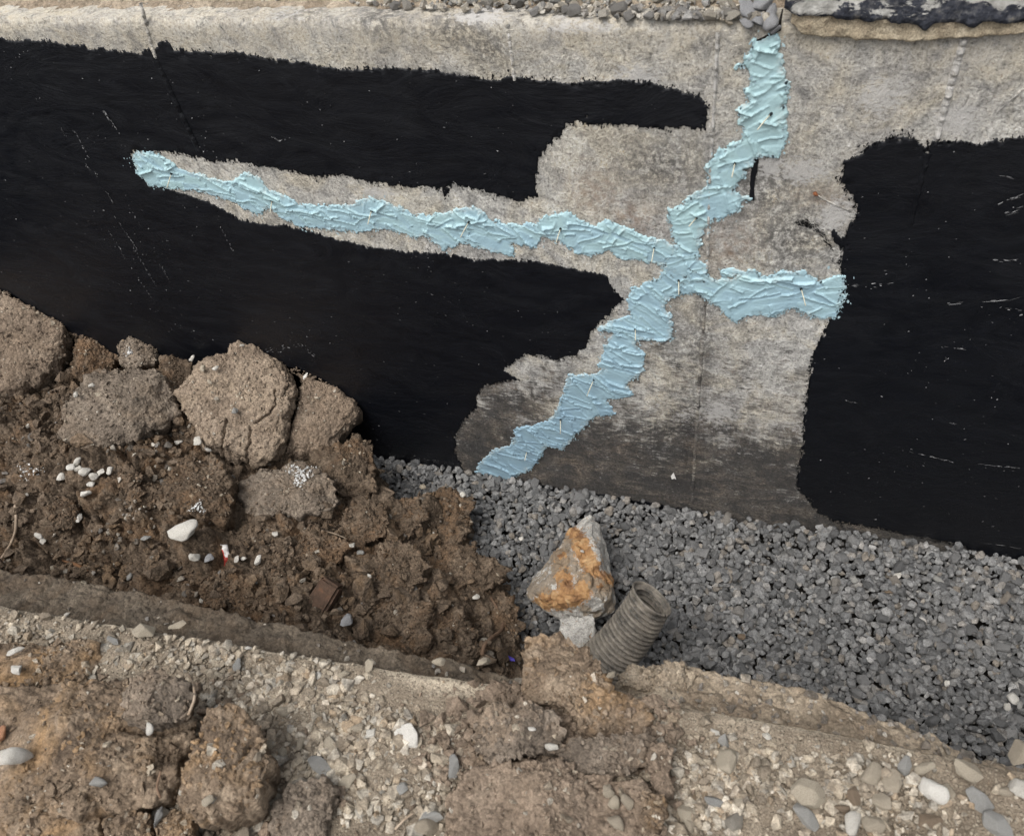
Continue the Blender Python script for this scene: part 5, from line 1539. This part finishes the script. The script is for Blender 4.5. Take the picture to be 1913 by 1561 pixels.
# ---- single stones that can be told apart
def top_of(px, py, fallback):
    """height of the thing under a pixel: the highest clod top near that ray, else the fallback point"""
    best = None
    d = ray(px, py); d = d / np.linalg.norm(d)
    for o_, V_, c_, r_ in CL:
        w = c_ - CAM
        if np.linalg.norm(w - d * (w @ d)) > r_ + 0.01:
            continue
        w = V_ - CAM
        t = w @ d
        off = np.linalg.norm(w - np.outer(t, d), axis=1)
        k = off < 0.006
        if k.any():
            tb = t[k].min()
            if best is None or tb < best:
                best = tb
    pf = fallback
    if best is not None and best < np.linalg.norm(pf - CAM):
        return CAM + d * best
    return pf
def named(px, py, size_px, mat, label, where='soil', group=None, which='A', squash=None, name='stone', k=None, rotz=None, tilt=0.3):
    fb = hit_soil(px, py, 0.0) if where == 'soil' else (pz(px, py, 0.0) if where == 'pave' else on_z(px, py, 0.024))
    p = top_of(px, py, fb)
    dist = np.linalg.norm(p - CAM)
    s = size_px / 1500 * dist * 1.0
    p = p + (np.array([0, 0, s * 0.25]) + 0.010 * nrm(CAM - p) if where == 'soil' else np.array([0, 0, s * 0.2]))
    if rotz is None and squash and squash[1] <= 0.75:
        rotz = float(rng.normal(0, 0.35)) + (1.45 if int(px) in (1356, 849, 807, 300) else 0.0)
    o = single(name, p, s, mat, None, which, tilt, k=k, squash=squash, rotz=rotz)
    return tag(o, label, 'stone', group)
named(348, 1000, 54, M_white, 'large flat chalky white stone on the dark trench soil', squash=(1, .85, .55), k=3, rotz=0.5, which='R', tilt=0.08)
for px, py, s in ((135, 875, 17), (146, 864, 16), (148, 877, 15), (161, 883, 20), (117, 894, 16), (177, 892, 17), (172, 906, 14), (190, 884, 15), (207, 881, 15)):
    named(px, py, s, M_white, 'small white pebble in the loose cluster below the grey-brown clod', group='white pebble cluster', which='R', name='pebble')
for px, py, s, mt, lab in [(163, 925, 20, M_white, 'white pebble lying just below the white pebble cluster'), (373, 827, 18, M_white, 'white pebble at the lower left rim of the pale cracked clod'), (390, 842, 14, M_white, 'whitish pebble just right of the one on the rim of the pale clod'), (335, 828, 12, M_white, 'slim white pebble left of the pale cracked clod'), (360, 672, 13, M_white, 'small pale pebble perched on the heap against the black wall'), (143, 740, 13, M_white, 'white pebble on the left flank of the grey-brown clod'), (172, 722, 11, M_white, 'tiny white pebble on top of the grey-brown clod'), (380, 690, 12, M_tan, 'pale pebble at the upper left of the cracked clod'), (404, 690, 13, M_white, 'pale pebble second from the left at the top of the cracked clod'), (393, 716, 14, M_tan, 'tan pebble in the upper left of the cracked clod'), (440, 770, 14, M_grey, 'blue-grey chip in the middle of the pale cracked clod'), (572, 705, 15, M_white, 'paired pale pebble by the split between the two pale clods'), (453, 647, 11, M_white, 'white pebble on the very top of the pale cracked clod'), (365, 1043, 20, M_white, 'white pebble left of the wrapper scrap'), (393, 1046, 20, M_bluegrey, 'dark glossy pebble touching the wrapper scrap on its left'), (443, 1046, 14, M_white, 'left of two white pebbles right of the wrapper scrap'), (456, 1045, 14, M_white, 'right of two white pebbles right of the wrapper scrap'), (484, 1048, 19, M_white, 'oval white pebble right of the wrapper scrap pair'), (658, 1020, 13, M_white, 'white pebble at the end of the straight pale twig'), (675, 1034, 15, M_grey, 'grey-white pebble below the end of the straight pale twig'), (691, 1078, 13, M_white, 'small white pebble in the middle of the dark soil'), (650, 1163, 26, M_bluegrey, 'smooth grey pebble in the dark soil near the bank'), (890, 1117, 15, M_white, 'white pebble just left of the curved root top'), (515, 1000, 12, M_white, 'small white pebble above the dark clod right of the flat white stone'), (275, 1008, 20, M_grey, 'grey pebble left of the flat white stone'), (75, 1003, 17, M_white, 'white pebble right of the crooked root'), (82, 1012, 15, M_white, 'white chip below the pebble right of the crooked root'), (150, 970, 18, M_white, 'pale chip above the pebbly hollow at left'), (100, 262 + 800, 12, M_tan, 'tan pebble by the wood splinter'), (160, 1092, 17, M_tan, 'tan flat pebble at the bank edge at far left'), (244, 1080, 16, M_grey, 'grey pebble at the foot of the left bank'), (865, 925, 12, M_white, 'bright pebble where soil and gravel meet')]:
    named(px, py, s, mt, lab, which='R', name='pebble', group='pale pebbles in the trench soil')
for px, py, s, mt, lab in [(1594, 1083, 16, M_grey, 'square pale stone on the gravel below the right black coating'), (1676, 1078, 16, M_white, 'white pebble on the gravel right of the square pale stone'), (1751, 1085, 20, M_grey, 'pale angular stone on the gravel near the far right coating'), (1768, 1277, 11, M_white, 'small round white pebble on the gravel at lower right'), (1891, 1306, 20, M_white, 'slim white stone on the gravel at the right picture edge'), (1881, 1321, 13, M_white, 'small white pebble beside the slim white stone at the right edge'), (1903, 1318, 16, M_grey, 'pale splinter beside the slim white stone at the right edge'), (974, 1008, 11, M_white, 'white pebble on the gravel left of the rust-stained rock'), (1088, 1030, 8, M_white, 'tiny pale chip on the rust-stained rock'), (1385, 1190, 14, M_brownstone, 'brownish stone on the gravel right of the ribbed pipe'), (1660, 1105, 16, M_brownstone, 'brown stone on the gravel near the wall at right'), (790, 910, 16, M_tan, 'tan flat stone on the gravel near the wall at left')]:
    named(px, py, s, mt, lab, 'gravel', which='R', name='pebble', group='pale stones on the gravel bed')
for px, py, s, mt, lab, wh, sq in [
    (1740, 1479, 46, M_white, 'bright white pear-shaped stone on the pavement at lower right', 'R', (1, .95, 1)), (1590, 1538, 42, M_white, 'bright white round stone at the bottom edge right of centre', 'R', (1, 1, 1)), (1513, 1490, 70, M_tan, 'large tan triangular flat stone at lower right', 'A', (1, .8, .5)), (1627, 1450, 42, M_tan, 'oval tan-grey stone right of the triangular stone', 'R', (1, 1, 1)), (1663, 1462, 40, M_tan, 'blocky tan stone right of the oval tan-grey stone', 'A', (1, 1, 1)), (1356, 1424, 46, M_tan, 'tall narrow tan stone on the pavement below the bank', 'A', (1, .6, .7)), (1352, 1388, 30, M_grey, 'grey slate chip above the tall narrow tan stone', 'A', (1, .9, .6)), (1506, 1527, 46, M_grey, 'grey-green flat stone below the triangular stone', 'A', (1, .8, .6)), (1283, 1520, 32, M_tan, 'squarish cream stone right of the small ochre clod', 'A', (1, 1.1, .9)), (1290, 1541, 24, M_tan, 'cream stone touching the squarish one at the bottom edge', 'R', (1, 1, 1)), (1806, 1443, 48, M_tan, 'angular tan stone near the pavement edge at far right', 'A', (1, .7, .8)), (1905, 1476, 42, M_white, 'white stone cut by the right picture edge', 'R', (1, 1, 1)), (1902, 1410, 36, M_tan, 'cream block standing on the pavement edge at the right', 'A', (1, 1, 1.4)), (1824, 1498, 46, M_grey, 'broad grey stone right of the white pear-shaped stone', 'A', (1, .9, .7)), (1861, 1545, 46, M_grey, 'grey stone at the bottom right corner', 'A', (1, .9, .7)), (1334, 1498, 34, M_grey, 'elongated blue-grey stone at the bottom right of the middle pile', 'A', (1, .6, .7)), (1689, 1432, 32, M_grey, 'grey block stone near the pavement edge', 'A', (1, .9, .9)), (1725, 1436, 34, M_tan, 'tan stone just right of the grey block stone', 'R', (1, .9, .8)), (1573, 1512, 30, M_brownstone, 'brownish stone above the bright white round stone', 'R', (1, .8, .8)), (1630, 1541, 36, M_tan, 'rounded tan stone right of the bright white round stone', 'R', (1, .95, .9)), (1645, 1498, 34, M_tan, 'flat tan stone below the oval tan-grey stone', 'A', (1, .9, .6)), (1595, 1490, 26, M_brownstone, 'orange-brown stone right of the triangular stone', 'A', (1, .9, .8)), (1432, 1375, 17, M_white, 'small white chip below the pavement edge', 'A', (1, .9, .8)), (1336, 1368, 18, M_white, 'white chip on the pavement right of the middle pile', 'A', (1, .7, .8)), (1380, 1498, 27, M_tan, 'tan pebble right of the elongated blue-grey stone', 'R', (1, 1, 1)), (1310, 1424, 24, M_tan, 'tan pebble left of the tall narrow stone', 'R', (1, .9, .8)), (1735, 1535, 40, M_brownstone, 'brown stone below the white pear-shaped stone', 'A', (1, .8, .7)), (1770, 1480, 24, M_tan, 'tan pebble touching the white pear-shaped stone on the right', 'R', (1, 1, 1)), (1875, 1478, 22, M_tan, 'round tan pebble left of the white edge stone', 'R', (1, 1, 1)),
    (763, 1382, 46, M_white, 'knobbly white and brown stone left of the middle pile', 'A', (1, 1, 1)), (694, 1370, 28, M_white, 'whitish stone left of the knobbly stone', 'R', (.8, 1, .8)), (849, 1435, 42, M_grey, 'upright oval grey stone at the left of the middle pile', 'R', (1, .65, .8)), (754, 1472, 27, M_grey, 'pale grey stone among pebbles below the knobbly stone', 'A', (1, .9, .8)), (807, 1527, 44, M_grey, 'blue-grey slab stone left of the trodden soil', 'A', (1, .8, .6)), (653, 1461, 36, M_tan, 'big oval cream pebble at the bottom left of centre', 'R', (1, .8, .9)), (670, 1360, 24, M_tan, 'cream pebble left of the whitish stone', 'R', (1, .9, .8)), (1030, 1397, 25, M_white, 'white pointed stone in the middle of the pile', 'A', (1, .7, .8)), (994, 1362, 16, M_white, 'slim white pebble on the grey-brown middle clod', 'R', (1, .6, .7)), (1173, 1498, 30, M_tan, 'cream stone set in the trodden soil, right of three', 'R', (.9, 1, .9)), (1148, 1501, 25, M_tan, 'cream stone set in the trodden soil, middle of three', 'R', (.9, 1, .9)), (1137, 1479, 26, M_tan, 'cream stone set in the trodden soil, highest of three', 'A', (.8, 1, .9)), (1151, 1541, 32, M_tan, 'cream stone at the bottom edge of the trodden soil', 'R', (.9, 1, .9)),
    (272, 1181, 48, M_tan, 'large pale blocky stone on the pavement edge at left', 'A', (1, .75, .8)), (335, 1172, 44, M_tan, 'flat tan stone on the pavement edge right of the blocky stone', 'A', (1, .5, .4)), (214, 1199, 30, M_grey, 'pointed grey slate chip by the orange-brown clod', 'A', (1, .55, .5)), (31, 1219, 30, M_white, 'white pointed shard on the orange-brown clod', 'A', (1, .5, .6)), (35, 1252, 32, M_white, 'white flat shard below the pointed shard at the left edge', 'A', (1, .45, .4)), (36, 1421, 52, M_white, 'white knobbly stone stuck in the huge ochre clod', 'R', (1, .7, .8)), (5, 1373, 26, M_orange, 'orange stone at the left picture edge', 'R', (1, 1, 1)), (283, 1360, 25, M_white, 'round white pebble on the huge ochre clod', 'R', (1, 1, .8)), (188, 1465, 30, M_grey, 'grey-white oblong pebble low on the huge ochre clod', 'R', (1, .6, .7)), (300, 1527, 32, M_grey, 'grey-white chip among the clods at the bottom left', 'A', (1, .6, .6)), (391, 1496, 21, M_tan, 'tan pebble on the upright clay clod', 'R', (1, 1, .8)), (600, 1432, 46, M_grey, 'flat pointed blue-grey stone among the cream pebbles', 'A', (1, .6, .5)), (446, 1245, 25, M_grey, 'grey-white pebble in the pebbly strip below the edge', 'R', (1, .9, .8)), (465, 1212, 19, M_white, 'white pebble close to the pavement edge', 'R', (1, .8, .8)), (406, 1260, 30, M_tan, 'oval cream pebble left of the grey-white pebble', 'R', (1, .7, .8)), (618, 1395, 32, M_tan, 'cream stone above the pointed blue-grey stone', 'R', (1, .9, .8)), (564, 1388, 32, M_tan, 'broad cream stone right of the upright clay clod', 'R', (1, .8, .7)), (530, 1406, 24, M_tan, 'round cream pebble touching the upright clay clod', 'R', (1, 1, .9)), (595, 1262, 16, M_white, 'bright pebble in the upper pebbly strip', 'R', (1, .9, .8)), (640, 1262, 30, M_tan, 'long tan pebble near the pavement edge', 'A', (1, .6, .7)), (690, 1270 - 25, 26, M_tan, 'tan stone on the very lip of the pavement', 'A', (1, .8, .6)), (905, 1238, 32, M_tan, 'cream block on the bank left of the tan spilling clod', 'A', (1, .7, .8)), (820, 1237, 24, M_tan, 'cream stone on the lip left of the cream block', 'R', (1, .8, .8)), (530, 1330, 26, M_tan, 'tan pebble in the middle of the pebbly strip', 'R', (1, .8, .8)), (525, 1275, 22, M_grey, 'grey oblong pebble in the pebbly strip', 'R', (.7, 1, .8)), (1142, 1262, 20, M_tan, 'small upright tan stone between the ribbed pipe and the bank', 'A', (1, .8, 1.2))]:
    named(px, py, s, mt, lab, 'pave', 'stones lying on the pavement', wh, sq)

# lime splashes: thin crusts of tiny grains
def lime(px, py, rpx, n, label):
    V_, S_ = [], []
    r = np.random.default_rng(int(px))
    for _ in range(n):
        a_ = r.uniform(0, 6.28); rr_ = rpx * r.uniform() ** 0.6 * (0.65 + 0.35 * math.sin(3 * a_ + px))
        a, b_ = px + rr_ * math.cos(a_), py + 0.85 * rr_ * math.sin(a_)
        p = top_of(a, b_, hit_soil(a, b_, 0.0))
        V_.append(p); S_.append(r.uniform(0.0015, 0.004) if r.uniform() < .7 else r.uniform(0.004, 0.009))
    V_ = np.array(V_); base = V_.mean(0)
    o = joined('lime_splash', V_ - base, np.array(S_), [PROTO_L[0], PROTO_L[1]], M_lime, None, 1.0)
    o.location = base
    del o['kind']
    return tag(o, label, 'lime', kind='stuff')
lime(562, 887, 36, 260, 'white lime splash on the brown clod below the pale cracked clod')
lime(52, 880, 32, 190, 'white lime splash on the dark soil at far left')
lime(370, 947, 22, 70, 'faint white lime smear on the dark middle clod')
lime(240, 656, 14, 30, 'white lime smear on the small grey clod by the wall')
